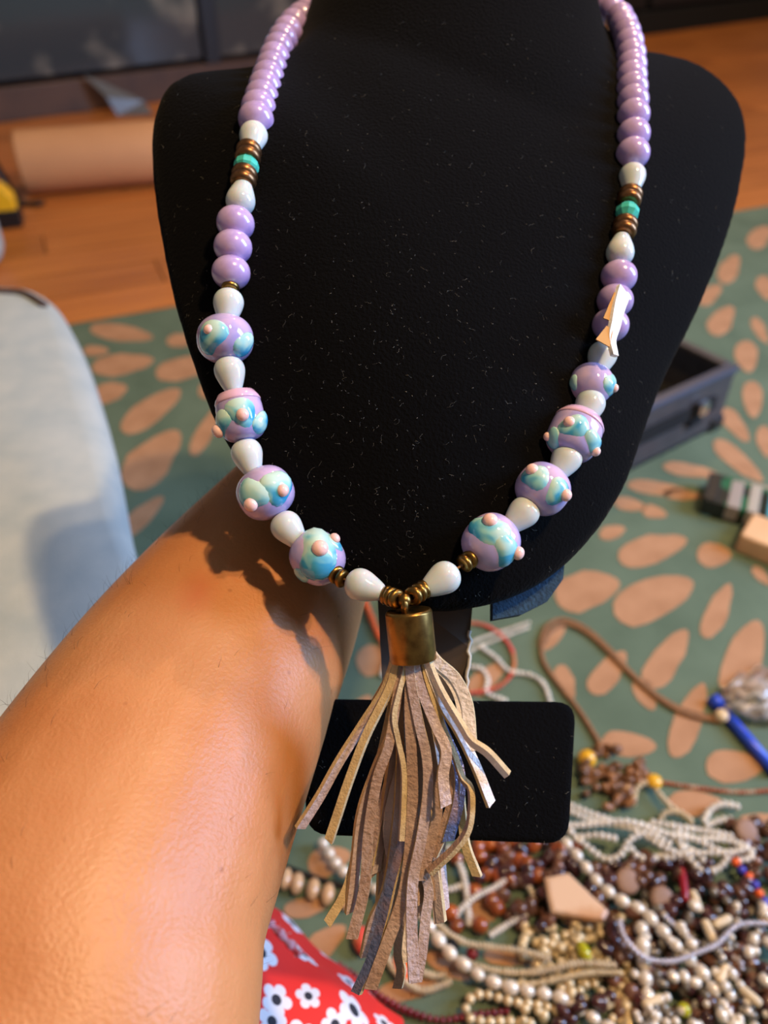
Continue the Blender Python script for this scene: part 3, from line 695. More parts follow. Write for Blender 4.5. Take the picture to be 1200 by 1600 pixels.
# brass bail, cap and leather tassel
V, Fs = ball(0.0020, 0.0021, 16, 10); ob('bail', mesh('bail', V, Fs, M['brass']), neckl, T(P(632, 938, dV-0.001)) @ orient(UP))
V, Fs = lathe([(0.0011*math.cos(a)+0.0022, 0.0011*math.sin(a)) for a in [2*math.pi*i/10 for i in range(11)]], 18)
ob('bail_ring', mesh('bail_ring', V, Fs, M['brass']), neckl, T(P(632, 945, dV)) @ orient(RT))
cax = (P(646, 1031, dV+0.0012)-P(638, 953, dV+0.0004)); cl = cax.length; cax.normalize()
cr = 37.0*dV/FPX
V, Fs = lathe([(0, 0.0006), (cr*0.5, 0.0005), (cr*0.93, 0), (cr, 0.0007), (cr, cl), (cr*0.93, cl), (cr*0.93, cl*0.55), (0, cl*0.55)], 48)
cap = ob('tassel_cap', mesh('tassel_cap', V, Fs, M['brass']), neckl, T(P(638, 953, dV+0.0004)) @ orient(cax))
cap['label'] = 'aged brass tassel cap'
m_ = cap.modifiers.new('bevel', 'BEVEL'); m_.width = 0.0002; m_.segments = 2; m_.limit_method = 'ANGLE'
tas_o = P(646, 1031, dV+0.0012)
tas = bpy.data.objects.new('tassel', None); tas.empty_display_size = 0.01; link(tas, neckl, T(tas_o))
def leather(pts, wpx, m, tw0=0.0, tw1=0.0, layer=0.0, cut=0.35):
    """a flat thong of leather: pearly face, tan suede back and edges"""
    path = []
    N = len(pts)
    for i, (x, y) in enumerate(pts):
        t = i/(N-1); f = min(1, max(0, (y-1035)/100.0))
        path.append(P(x, y, dV+0.001 + layer*(0.35+0.65*f) + 0.004*math.sin(2.2*t+x*0.02)*f))
    path = crom(path, 7); fr = frames(path, -FW); N = len(path)
    wd = wpx*0.9*dV/FPX*0.5; th = 0.00075
    V, Fs, mi = [], [], []
    for k, (p, t, u, v) in enumerate(fr):
        s = k/(N-1); a = R(tw0+(tw1-tw0)*s); uu = u*math.cos(a)+v*math.sin(a); vv = v*math.cos(a)-u*math.sin(a)
        w_ = wd*(0.85+0.25*s)
        sh = (t*wd*cut*2 if k == N-1 else Vector())
        V += [p+uu*th-vv*w_, p+uu*th+vv*w_+sh, p-uu*th+vv*w_+sh, p-uu*th-vv*w_]
    for k in range(N-1):
        A_ = 4*k; B_ = A_+4
        for i in range(4):
            j = (i+1) % 4; Fs.append((A_+i, A_+j, B_+j, B_+i)); mi.append(0 if i == 0 else 1)
    Fs.append((3, 2, 1, 0)); mi.append(1); Fs.append(tuple(4*(N-1)+i for i in range(4))); mi.append(1)
    o = wob('leather_strand', V, Fs, [m, M['suede']], tas, path[0], False, mi)
    return o
L1_, L2_, LW_, LB_ = M['leather'], M['leather2'], M['leatherw'], M['leatherb']
random.seed(21)
for i in range(16):                                            # the hidden inner thongs
    x0 = 618+random.random()*52; xe = 575+random.random()*120; ye = 1330+random.random()*120
    leather([(x0, 1012), (x0, 1045), ((x0*0.6+xe*0.4)+random.uniform(-8, 8), 1140), (xe*0.7+x0*0.3+random.uniform(-10, 10), 1250), (xe, ye)], random.uniform(15, 20), random.choice([L1_, L2_, L2_, L1_]), random.uniform(-50, 50), random.uniform(-60, 60), random.uniform(0.004, 0.010))
S = [
 ([(622,1012),(614,1042),(600,1080),(568,1130),(530,1190),(500,1244),(470,1291)], 15, L1_, -35, -30, -0.001),
 ([(624,1012),(618,1046),(606,1082),(572,1150),(546,1218),(528,1272),(515,1311)], 14, L1_, 215, 200, -0.004),
 ([(617,1012),(611,1045),(601,1070),(588,1094)], 13, L2_, 0, 0, 0.003),
 ([(636,1012),(633,1040),(622,1082),(615,1118),(621,1155),(630,1200),(630,1258),(627,1312)], 14, L1_, 70, 80, -0.005),
 ([(628,1012),(626,1060),(612,1140),(588,1200),(565,1268),(556,1340),(547,1422)], 16, L1_, -20, -25, 0.000),
 ([(630,1012),(622,1070),(608,1160),(590,1215),(576,1300),(570,1385),(551,1463)], 18, L2_, -15, 10, -0.003),
 ([(622,1012),(616,1080),(590,1200),(560,1320),(541,1390),(513,1440)], 15, L2_, 180, 190, 0.003),
 ([(640,1012),(642,1060),(655,1130),(667,1185),(668,1240),(658,1310),(645,1375),(643,1450),(647,1528)], 18, L1_, 10, -10, -0.006),
 ([(648,1012),(649,1040),(660,1082),(680,1132),(697,1172),(692,1212),(696,1256)], 18, L1_, 5, -20, -0.006),
 ([(652,1012),(653,1050),(664,1120),(676,1190),(684,1260),(672,1320),(660,1372)], 17, L2_, 10, 0, -0.002),
 ([(664,1012),(672,1042),(690,1082),(720,1132),(737,1158),(762,1176),(792,1209)], 14, LW_, 40, 60, -0.006),
 ([(660,1012),(668,1046),(692,1104),(716,1142),(742,1194),(766,1254)], 15, LW_, -25, -35, -0.003),
 ([(668,1012),(684,1034),(712,1060),(730,1100),(735,1152),(736,1172)], 20, LW_, 5, 10, -0.001),
 ([(662,1012),(676,1034),(700,1056),(719,1090),(728,1140)], 20, LW_, -10, 0, 0.001),
 ([(658,1012),(666,1060),(690,1130),(710,1180),(722,1215),(736,1236),(733,1290),(712,1324),(672,1362)], 13, L2_, 80, 60, -0.003),
 ([(660,1012),(668,1080),(700,1160),(716,1210),(722,1270),(728,1320),(745,1366)], 14, L2_, 185, 200, 0.004),
 ([(655,1012),(662,1090),(692,1170),(712,1220),(700,1280),(676,1335)], 18, L2_, 0, 15, 0.000),
 ([(658,1012),(668,1080),(696,1150),(716,1200),(716,1250),(700,1310)], 19, LB_, -15, -25, 0.001),
 ([(640,1012),(638,1100),(640,1220),(630,1310),(612,1380),(598,1440),(580,1500),(558,1549)], 16, LB_, 20, 40, -0.002),
 ([(642,1012),(640,1110),(645,1230),(640,1330),(630,1400),(606,1470),(580,1541)], 20, L2_, 0, 5, -0.004),
 ([(645,1012),(646,1150),(648,1300),(630,1420),(622,1482),(627,1515),(622,1541)], 15, L2_, 5, 20, 0.001),
 ([(650,1012),(655,1120),(660,1240),(660,1345),(670,1390),(665,1432),(660,1482),(651,1531)], 17, L1_, 10, -5, 0.000),
 ([(630,1012),(628,1120),(622,1260),(606,1380),(582,1440),(571,1490)], 17, L2_, -10, -20, 0.002),
 ([(634,1012),(636,1110),(634,1230),(632,1330),(632,1420),(635,1500)], 14, LW_, 0, 10, 0.002),
 ([(626,1012),(620,1120),(606,1230),(596,1300),(586,1360)], 16, L1_, -30, -30, 0.005),
 ([(632,1012),(632,1090),(628,1180),(606,1290),(620,1400),(600,1480)], 17, L1_, 0, 10, 0.003),
 ([(648,1012),(652,1110),(668,1210),(690,1290),(684,1340)], 16, L1_, 10, -10, 0.004)]
for s in S: leather(*s)
# stiff white thong end stuck to the right strand
V, Fs, mi = [], [], []
tp = [(974, 455, 0.006), (966, 480, 0.0085), (960, 508, 0.009), (955, 530, 0.0075), (960, 556, 0.004)]
pts = []
for x, y, lift in tp: pts.append(P(x, y, dr[22]-0.006-lift*0.45-(y-432)*0.00012))
path = crom(pts, 5); fr = frames(path, -FW)
for k, (p, t, u, v) in enumerate(fr):
    s = k/(len(fr)-1); ww = 0.0030*(1-0.55*s); a = R(-30); uu = u*math.cos(a)+v*math.sin(a); vv = v*math.cos(a)-u*math.sin(a)
    V += [p+uu*0.0007-vv*ww, p+uu*0.0007+vv*ww, p-uu*0.0007+vv*ww, p-uu*0.0007-vv*ww]
for k in range(len(fr)-1):
    for i in range(4): j = (i+1) % 4; Fs.append((4*k+i, 4*k+j, 4*k+4+j, 4*k+4+i)); mi.append(0)
Fs += [(3, 2, 1, 0), tuple(4*(len(fr)-1)+i for i in range(4))]; mi += [0, 0]
o = wob('leather_scrap', V, Fs, [mat('white_scrap', C(240, 238, 236), 0.5, bump=0.4, bscale=700)], neckl, None, False, mi); o['label'] = 'white leather scrap caught on the beads'
V, Fs = [], []
for (x0, y0, x1, y1, wd) in ((964, 458, 951, 500, 13), (953, 512, 942, 536, 18)):
    a = P(x0, y0, dr[22]-0.0115-(y0-432)*0.00012); b = P(x1, y1, dr[22]-0.0115-(y1-432)*0.00012)
    t = (b-a).normalized(); s_ = t.cross(FW).normalized()*wd*0.5*0.00023; k = len(V)
    V += [a-s_*0.6, a+s_*0.6, b+s_*1.2, b-s_*1.2]; V += [v+FW*0.0008 for v in V[k:k+4]]
    Fs += [tuple(k+i for i in f) for f in ((0, 1, 2, 3), (7, 6, 5, 4), (0, 4, 5, 1), (1, 5, 6, 2), (2, 6, 7, 3), (3, 7, 4, 0))]
wob('gold_glue', V, Fs, M['cappaper'], o, None, False)

# ------------------------------------------------------------------ the person: arm behind the bust, red floral skirt
V, Fs = [], []
AX = [(552, 700, depth(on_plane(552, 700, -0.050)), 0.027), (505, 760, depth(on_plane(505, 760, -0.056)), 0.0305), (452, 842, 0.305, 0.0365), (388, 950, 0.285, 0.0425), (302, 1095, 0.258, 0.0465), (207, 1275, 0.229, 0.0487), (120, 1460, 0.204, 0.0490), (40, 1680, 0.184, 0.048)]
apts = [P(x, y, d) for x, y, d, r in AX]; ar = [r for *_, r in AX]
apts += [Vector((-0.17, -0.01, 0.335)), Vector((-0.215, -0.10, 0.36)), Vector((-0.25, -0.22, 0.44)), Vector((-0.26, -0.32, 0.52))]; ar += [0.047, 0.050, 0.052, 0.056]
path = crom(apts, 6); rads = [v.x for v in crom([Vector((r, 0, 0)) for r in ar], 6)]
tube(path, rads, 28, V, Fs, ref=FW, flat=0.86)
# hand gripping the back of the bust: palm, four curled fingers, thumb on the near side of the form
wr = apts[0]; hdir = (on_plane(690, 500)-on_plane(552, 700)).normalized()
hn = -PN; hs = hdir.cross(hn).normalized()
palm = [wr-hdir*0.02, wr+hdir*0.02-hn*0.006, wr+hdir*0.05-hn*0.012, wr+hdir*0.078-hn*0.014]
tube(crom(palm, 4), lambda s: 0.030+0.008*math.sin(math.pi*s), 20, V, Fs, ref=hn, flat=0.5)
for i, (off, L) in enumerate(((-0.027, 0.068), (-0.009, 0.078), (0.009, 0.072), (0.026, 0.056))):
    k0 = wr+hdir*0.068+hs*off-hn*0.014
    pts = [k0, k0+hdir*L*0.42+hn*0.007, k0+hdir*L*0.74+hn*0.006, k0+hdir*L*0.98-hn*0.002]
    tube(crom(pts, 5), lambda s: 0.0092-0.0022*s, 12, V, Fs)
k0 = wr+hdir*0.018-hs*0.024
tube(crom([k0, k0-hs*0.018+hdir*0.02, k0-hs*0.030+hdir*0.046-hn*0.006, k0-hs*0.032+hdir*0.066-hn*0.010], 5), lambda s: 0.0125-0.004*s, 12, V, Fs)
porig = apts[6]
person = empty('person', Vector((-0.2, 0.05, RZ)), 'bare forearm holding the bust from behind, above a red floral skirt', 'person')
arm_me = remeshed('body', V, Fs, 0.0022, M['skin'], 10, porig)
arm = ob('body', arm_me, person, T(porig))
abvh = BVHTree.FromPolygons([v.co+porig for v in arm_me.vertices], [tuple(p.vertices) for p in arm_me.polygons])
h = abvh.ray_cast(CAMV, ray(310, 925).normalized()); mpn = M['skin'].node_tree.nodes['scratch']
mpn.vector_type = 'TEXTURE'; mpn.inputs['Location'].default_value = h[0]-porig; mpn.inputs['Scale'].default_value = (0.008, 0.012, 0.014)
V, Fs = [], []; random.seed(5); cnt = 0
fr = frames(path, FW)
while cnt < 620:
    k = random.randrange(10, 46); p, t, u, v = fr[k]
    a = random.gauss(0, 0.45) if random.random() < 0.85 else random.uniform(-3, 3)
    dirn = (-(RT*0.9+UP*-0.42)).normalized(); dirn = (dirn - t*dirn.dot(t)).normalized(); dd = (Quaternion(t, a) @ dirn)
    h = abvh.ray_cast(p+dd*0.2, -dd)
    if h[0] is None: continue
    L = random.uniform(0.003, 0.008); tt = (-t*random.uniform(0.2, 0.9) + dd*random.uniform(0.15, 0.8) + Vector((random.uniform(-.4, .4), random.uniform(-.4, .4), random.uniform(-.4, .4)))).normalized()
    p0 = h[0]-dd*0.0005; p1 = p0+tt*L*0.5; p2 = p1+(tt*0.8-dd*0.25+Vector((0, 0, -0.2))).normalized()*L*0.5
    tube([p0, p1, p2], [0.00004, 0.00003, 0.00001], 3, V, Fs); cnt += 1
tag(wob('arm_hair', V, Fs, M['hair'], person, porig), None, None, None, 'stuff')
# skirt over the thigh: soft folds, print of white flowers
def skirt_mat(flowers):
    m = mat('red_floral_cloth', C(222, 40, 30), 0.8, bump=0.3, bscale=1500); nt = m.node_tree; b = nt.nodes['Principled BSDF']
    def N(t, **k):
        n = nt.nodes.new(t)
        for a, v in k.items(): setattr(n, a, v)
        return n
    def mth(op, a, b_=None):
        n = N('ShaderNodeMath', operation=op)
        for i, v in enumerate((a, b_)):
            if v is None: continue
            if isinstance(v, (int, float)): n.inputs[i].default_value = v
            else: nt.links.new(v, n.inputs[i])
        return n.outputs[0]
    uv = N('ShaderNodeUVMap'); uv.uv_map = 'cloth'; sx = N('ShaderNodeSeparateXYZ'); nt.links.new(uv.outputs[0], sx.inputs[0])
    white = None; dark = None
    for (fx, fy, fr_, ph) in flowers:
        dx = mth('SUBTRACT', sx.outputs[0], fx); dy = mth('SUBTRACT', sx.outputs[1], fy)
        r_ = mth('SQRT', mth('ADD', mth('MULTIPLY', dx, dx), mth('MULTIPLY', dy, dy))); an = mth('ARCTAN2', dy, dx)
        pet = mth('MULTIPLY', mth('ADD', mth('MULTIPLY', mth('POWER', mth('ABSOLUTE', mth('COSINE', mth('ADD', mth('MULTIPLY', an, 2.5), ph))), 0.55), 0.48), 0.56), fr_)
        wv = mth('LESS_THAN', r_, pet); dk = mth('LESS_THAN', r_, fr_*0.34)
        white = wv if white is None else mth('MAXIMUM', white, wv); dark = dk if dark is None else mth('MAXIMUM', dark, dk)
    m1 = N('ShaderNodeMix', data_type='RGBA'); nt.links.new(white, m1.inputs[0]); m1.inputs[6].default_value = C(222, 36, 26); m1.inputs[7].default_value = C(216, 214, 220)
    m2 = N('ShaderNodeMix', data_type='RGBA'); nt.links.new(dark, m2.inputs[0]); nt.links.new(m1.outputs[2], m2.inputs[6]); m2.inputs[7].default_value = C(34, 34, 46)
    nt.links.new(m2.outputs[2], b.inputs['Base Color']); return m
ax0, ax1 = P(190, 1562, 0.375), P(480, 1819, 0.362)
npt = 40; nn = 64; V, Fs, uvs = [], [], []
axd = (ax1-ax0).normalized(); L = (ax1-ax0).length
u0 = (-FW - axd*(-FW).dot(axd)).normalized(); v0 = axd.cross(u0)
for k in range(npt+1):
    s = k/npt; c = ax0.lerp(ax1, s); rad = 0.0735
    if s < 0.12: rad *= math.sqrt(max(0.02, 1-((0.12-s)/0.12)**2))*0.9+0.1
    for i in range(nn):
        a = 2*math.pi*i/nn
        fold = 0.0022*math.sin(5*a+3*s) + 0.0014*math.sin(9*a-7*s) + 0.0010*math.sin(16*s+2*a)
        r_ = rad+fold; V.append(c+u0*(r_*math.cos(a))+v0*(r_*math.sin(a))); uvs.append((s*L, (a if a < math.pi else a-2*math.pi)*0.078))
for k in range(npt):
    for i in range(nn): j = (i+1) % nn; Fs.append((k*nn+i, k*nn+j, (k+1)*nn+j, (k+1)*nn+i))
Fs.append(tuple(reversed(range(nn)))); Fs.append(tuple(npt*nn+i for i in range(nn)))
# find where wanted print spots fall on the cloth
sk_bvh = BVHTree.FromPolygons(V, Fs)
def cloth_uv(px, py):
    h = sk_bvh.ray_cast(CAMV, ray(px, py).normalized())
    if h[0] is None: return None
    q = h[0]-ax0; s = q.dot(axd); a = math.atan2(q.dot(v0), q.dot(u0)); return (s, a*0.078)
fl = []
for px, py, r_, ph in ((408, 1487, 17, 0.5), (474, 1490, 17, 2), (432, 1562, 14, 1), (482, 1556, 11, 2.5), (553, 1578, 18, 0.8), (374, 1590, 15, 0.2), (425, 1596, 13, 1.8), (524, 1602, 13, 0), (545, 1534, 12, 1), (600, 1598, 11, 1), (470, 1625, 15, 0), (560, 1650, 16, 1), (350, 1530, 16, 0.3), (350, 1640, 15, 2), (420, 1660, 16, 1)):
    q = cloth_uv(px, py)
    if q: fl.append((q[0], q[1], r_*2.0*0.315/FPX, ph))
random.seed(3)
for i in range(400):
    q = (random.uniform(0.0, L), random.uniform(-0.24, 0.24))
    if len(fl) < 58 and all((q[0]-f[0])**2+(q[1]-f[1])**2 > 0.024**2 for f in fl): fl.append((q[0], q[1], 0.0078, i))
sme = mesh('skirt', [v-ax0 for v in V], Fs, skirt_mat(fl))
ul = sme.uv_layers.new(name='cloth')
for lp in sme.loops: ul.data[lp.index].uv = uvs[lp.vertex_index]
skirt = ob('skirt', sme, person, T(ax0)); skirt['label'] = 'red skirt printed with white flowers'
# frayed pale hem band along the fold by the arm
hp = []
for x, y in ((418, 1440), (430, 1452), (443, 1466), (456, 1480), (468, 1494)):
    h = sk_bvh.ray_cast(CAMV, ray(x, y).normalized())
    if h[0] is not None: hp.append(h[0]+(CAMV-h[0]).normalized()*0.001)
V, Fs = tube(crom(hp, 5), lambda s: 0.0022+0.0006*math.sin(20*s), 8); wob('hem', V, Fs, mat('frayed_hem', C(206, 150, 156), 0.9, noise=(250, C(190, 60, 60), 0.45, 0.6)), skirt)
V, Fs = [], []
for i in range(26):
    p = random.choice(hp[1:]).lerp(random.choice(hp[1:]), random.random()*0.3); q = Vector((random.uniform(-1, 1), random.uniform(-1, 1), random.uniform(0, 1.4))).normalized()*random.uniform(0.002, 0.006)
    tube([p, p+q*0.6, p+q+Vector((random.uniform(-.001, .001), 0, -0.001))], [0.0002, 0.00015, 0.0001], 3, V, Fs)
tag(wob('frayed_threads', V, Fs, M['cardedge'], skirt), None, None, None, 'stuff')

# ------------------------------------------------------------------ strands and loose beads on the rug
sb = ball(1, 1, 7, 5)
def zpath(pp, r):
    out = []
    for p in pp:
        x, y = p[0], p[1]; z = RZ + r + (p[2] if len(p) > 2 else 0.0); out.append(F(x, y, z))
    return crom(out, 8)
def seed_strand(name, label, paths, r, m, cat='bead strand', group=None, oval=0.8, part='seed_beads'):
    """string of beads too small to tell apart: thread plus one joined run of real beads"""
    P0 = zpath(paths[0], r); root = empty(name, Vector((P0[0].x, P0[0].y, RZ)), label, cat, group)
    V, Fs, tv_, tf = [], [], [], []
    for pp in paths:
        path = zpath(pp, r); tube(path, r*0.3, 4, tv_, tf)
        for (p, t, u, v) in frames(resample(path, r*2*oval)):
            b0 = len(V); rr_ = r*random.uniform(0.9, 1.08)
            for q in sb[0]: V.append(p+u*(q[0]*rr_)+v*(q[1]*rr_)+t*(q[2]*rr_*oval))
            Fs += [tuple(b0+i for i in f) for f in sb[1]]
    wob('thread', tv_, tf, M['cord'], root); tag(wob(part, V, Fs, m, root), None, None, None, 'stuff'); return root
pv = {}
def bead_mesh(key, rx, rz, m, nm, e=1.0, n=14, k=9):
    if (key, nm) not in pv:
        v, f = ball(rx, rz, n, k, e); pv[(key, nm)] = mesh(nm, v, f, m)
    return pv[(key, nm)]
def big_strand(name, label, pp, rx, rz, mats, cat='bead strand', nm='pearl', gap=1.0, group=None, z=0.0):
    path = zpath(pp, rx+z); root = empty(name, Vector((path[0].x, path[0].y, RZ)), label, cat, group)
    tvv, tff = tube(path, rx*0.14, 5); wob('thread', tvv, tff, M['cord'], root)
    ms = mats if isinstance(mats, list) else [mats]
    for i, (p, t, u, v) in enumerate(frames(resample(path, rz*2*gap))):
        s = random.uniform(0.9, 1.1)
        ob(nm, bead_mesh(id(ms[i % len(ms)])+int(rx*1e6)*7+int(rz*1e6), rx, rz, ms[i % len(ms)], nm), root, T(p) @ orient(t) @ Matrix.Scale(s, 4))
    return root
random.seed(11)
G = 'strands heaped in the bead pile'
# behind the strut
seed_strand('seed_bead_strand', 'doubled white seed bead strand beside the card strut', [[(715,1018),(745,1000),(790,985),(828,972)],[(715,1030),(745,1012),(790,994),(826,980)]], 0.0018, M['seedw'])
seed_strand('seed_bead_strand', 'knobbly white seed bead strand curling behind the coral loop', [[(735,1042),(752,1045),(762,1062),(760,1082),(790,1095)],[(750,1010),(775,1028),(795,1048),(830,1055),(850,1070),(860,1098)]], 0.0026, M['seedw'])
seed_strand('seed_bead_strand', 'coral red seed bead loop on the rug behind the base', [[(725,972),(760,978),(790,1000),(803,1028),(798,1055),(775,1075),(740,1082),(715,1078)]], 0.0022, M['coral'])
seed_strand('seed_bead_strand', 'orange seed bead loop showing between wrist and tassel cap', [[(570,940),(580,965),(590,990),(604,1015),(612,1050)]], 0.0034, M['orange'])
seed_strand('seed_bead_strand', 'white seed bead strand glimpsed left of the tassel cap', [[(600,940),(604,975),(606,1010),(596,1060)]], 0.0024, M['seedw'])
# brown cord necklace
rt = empty('cord_necklace', F(845, 1000, RZ), 'brown leather cord loop lying on the rug to the right', 'cord')
for pp in ([(845,1000),(855,978),(880,968),(915,982),(950,1012),(985,1050),(1025,1085),(1070,1110),(1125,1124)], [(845,1000),(848,1030),(862,1055),(885,1085),(905,1110),(930,1150),(950,1185)],
           [(848,1005),(862,984),(885,975),(918,990),(952,1020),(990,1058),(1030,1092),(1072,1116),(1125,1128)]):
    V, Fs = tube(zpath(pp, 0.0022), 0.0022, 8); wob('cord', V, Fs, M['cord'], rt)
V, Fs = ball(0.006, 0.005, 14, 9); ob('knot', mesh('knot', V, Fs, M['bone']), rt, T(F(1128, 1118, RZ+0.006)))
pen = empty('plastic_tube', F(1120, 1100, RZ), 'bright blue plastic tube at the end of the brown cord', 'tube')
V, Fs = tube([F(1118, 1096, RZ+0.005), F(1215, 1210, RZ+0.005)], 0.0046, 14); wob('barrel', V, Fs, M['blue'], pen)
V, Fs = tube([F(1114, 1091, RZ+0.005), F(1124, 1103, RZ+0.005)], 0.0056, 14); wob('cap', V, Fs, M['blue'], pen)
# crumpled clear bag
V, Fs = [], []; NB = 16
for i in range(NB+1):
    for j in range(NB+1):
        x = 1132+ (i/NB)*130+10*math.sin(j*1.3); y = 1088-(22+24*min(1, i/6))+(j/NB)*(40+46*min(1, i/6)) + 5*math.sin(i*1.7)
        ed = min(i, NB-i, j, NB-j)/(NB/2)
        V.append(F(x, y, RZ+0.001+0.020*math.sqrt(max(0, ed))+random.uniform(0, 0.004)))
for i in range(NB):
    for j in range(NB): a = i*(NB+1)+j; Fs.append((a, a+NB+1, a+NB+2, a+1))
o = wob('plastic_bag', V, Fs, M['bag'], None); o.modifiers.new('thick', 'SOLIDIFY').thickness = 0.0006
tag(o, 'crumpled clear plastic bag behind the blue tube', 'bag')
seed_strand('seed_bead_strand', 'thin rust and white seed bead strand running to the right edge', [[(1030,1222),(1070,1228),(1120,1235),(1165,1238),(1215,1234)]], 0.0019, M['rust'])
# white bundle
seed_strand('seed_bead_bundle', 'tangled bundle of white seed bead strands beside the velvet base', [
 [(885,1255,.012),(920,1270,.012),(965,1285,.012),(1010,1290,.014),(1060,1315,.014),(1100,1345,.01)],
 [(885,1265,.012),(925,1282,.012),(970,1290,.014),(1000,1300,.016),(1040,1325,.016),(1075,1340,.012)],
 [(892,1300,.010),(912,1318,.010),(945,1342,.008),(970,1335,.012),(985,1312,.016),(1010,1302,.018),(1045,1318,.018)],
 [(980,1318,.012),(1000,1340,.010),(1025,1340,.010),(1045,1330,.012)],
 [(1065,1325,.016),(1080,1345,.012),(1100,1362,.010),(1125,1355,.010),(1140,1335,.012),(1165,1325,.012)],
 [(890,1290,.012),(930,1288,.014),(980,1284,.018),(1030,1300,.018),(1080,1310,.016),(1130,1312,.014),(1170,1325,.010),(1172,1340,.01),(1150,1345,.01)],
 [(1060,1300,.016),(1100,1318,.016),(1135,1335,.014)], [(900,1310,.010),(930,1305,.014),(960,1310,.014)], [(1040,1340,.012),(1090,1333,.014),(1140,1332,.014)],
 [(1020,1285,.016),(1060,1292,.018),(1110,1300,.016),(1150,1308,.014)]], 0.0028, M['seedw'], 'bead bundle')
seed_strand('seed_bead_strand', 'short white knobbly strand curling at the pile top right', [[(1100,1282,.006),(1110,1265,.006),(1130,1256,.006),(1158,1262,.004)],[(1105,1290,.004),(1125,1282,.004),(1150,1280,.004)]], 0.0030, M['seedw'])
seed_strand('seed_bead_strand', 'cream looped strand around the amber bead by the orange bead', [[(990,1255,.004),(995,1232,.006),(1015,1222,.006),(1030,1240,.006),(1050,1262,.006),(1080,1282,.006)],[(1030,1285,.005),(1040,1270,.007),(1065,1270,.007),(1085,1290,.005)]], 0.0026, M['seedcream'])
# pearls
big_strand('pearl_strand', 'oval white pearl strand slanting from the base corner down the pile', [(885,1318,.010),(908,1345,.010),(925,1368,.010),(945,1389,.010),(972,1408,.010),(997,1420,.010),(1018,1437,.012),(1042,1462,.012),(1064,1486,.012),(1086,1508,.012),(1106,1532,.010),(1120,1556,.010),(1138,1582,.008),(1165,1615,.008)], 0.0042, 0.0050, M['pearl'])
big_strand('pearl_strand', 'oval pearl strand running right from beneath the tassel', [(655,1425,.008),(674,1452,.008),(695,1481,.008),(716,1500,.008),(742,1520,.008),(772,1535,.008),(800,1544,.008),(832,1550,.008),(870,1557,.006),(910,1580,.004),(960,1612,.004)], 0.0042, 0.0052, M['pearl'])
big_strand('pearl_strand', 'small round golden pearl strand near the bottom edge', [(728,1576,.004),(735,1560,.005),(752,1553,.006),(771,1556,.006),(789,1562,.006),(807,1566,.006),(826,1568,.006),(860,1575,.004),(900,1590,.003)], 0.0031, 0.0030, M['seedgold'])
big_strand('pearl_strand', 'round golden pearl strand cut off by the bottom edge', [(735,1592,.004),(760,1597,.004),(790,1596,.004),(830,1600,.004)], 0.0031, 0.0030, M['seedgold'])
big_strand('pearl_strand', 'short run of white pearls in the lower middle of the pile', [(1002,1452,.012),(1004,1476,.012),(1006,1505,.010),(1008,1530,.010),(1012,1560,.008),(1016,1590,.006)], 0.0044, 0.0048, M['pearl'])
big_strand('pearl_strand', 'white pearls showing between the arm and the tassel', [(505,1318,.004),(513,1331,.004),(527,1352,.004),(545,1368,.004),(572,1380,.004),(596,1400,.004),(600,1430,.004)], 0.0040, 0.0042, M['pearl'])
big_strand('bead_strand', 'alternating orange and violet-blue bead strand at the right edge', [(1150,1347,.010),(1160,1361,.010),(1172,1372,.010),(1181,1386,.010),(1188,1399,.010),(1197,1413,.010),(1212,1432,.010)], 0.0034, 0.0029, [M['orange'], M['navy']], nm='bead')
# twisted seed ropes
seed_strand('seed_bead_rope', 'cream twisted bead rope arching across the lower middle', [[(682,1442,.006),(700,1458,.008),(730,1474,.010),(770,1480,.012),(820,1487,.014),(862,1500,.014)]], 0.0026, M['seedcream'], 'bead rope', None, 0.5)
seed_strand('seed_bead_rope', 'cream twisted bead rope just above the oval pearl strand', [[(728,1504,.005),(770,1516,.005),(820,1520,.010),(862,1514,.014),(905,1505,.015),(965,1508,.015)]], 0.0026, M['seedcream'], 'bead rope', None, 0.5)
seed_strand('seed_bead_rope', 'golden bead rope lying over the round champagne beads', [[(760,1532,.004),(820,1538,.010),(870,1530,.014),(920,1520,.015),(968,1520,.015)]], 0.0024, M['seedgold'], 'bead rope', None, 0.6)
seed_strand('seed_bead_rope', 'pale bead rope looping below the velvet base', [[(792,1312,.004),(797,1340,.005),(798,1364,.006),(775,1385,.007),(745,1400,.007),(722,1418,.006),(712,1437,.005),(722,1455,.004)],[(797,1368,.005),(820,1380,.005),(833,1400,.005),(825,1425,.005),(800,1440,.005),(765,1462,.004)]], 0.0025, M['seedw'], 'bead rope', None, 0.5)
seed_strand('seed_bead_rope', 'pale bead rope dropping past the tassel right side', [[(700,1325,.004),(715,1345,.005),(726,1375,.005),(730,1410,.005),(733,1450,.004)],[(672,1388,.003),(700,1390,.003),(722,1384,.003)]], 0.0027, M['seedw'], 'bead rope', None, 0.5)
seed_strand('seed_bead_rope', 'white and cream rope curving under the tassel tips', [[(604,1495,.004),(615,1515,.004),(635,1535,.004),(660,1548,.004),(690,1540,.004),(706,1532,.004)],[(655,1518,.003),(680,1525,.003),(700,1522,.003)]], 0.0027, M['seedcream'], 'bead rope', None, 0.5)
seed_strand('seed_bead_strand', 'dark red seed bead strand beside the red skirt', [[(530,1508,.002),(560,1530,.002),(600,1560,.002),(645,1582,.002),(690,1594,.002),(740,1586,.002),(795,1580,.002)],[(535,1518,.001),(570,1540,.001),(610,1570,.001),(660,1590,.001)]], 0.0025, M['maroon'])
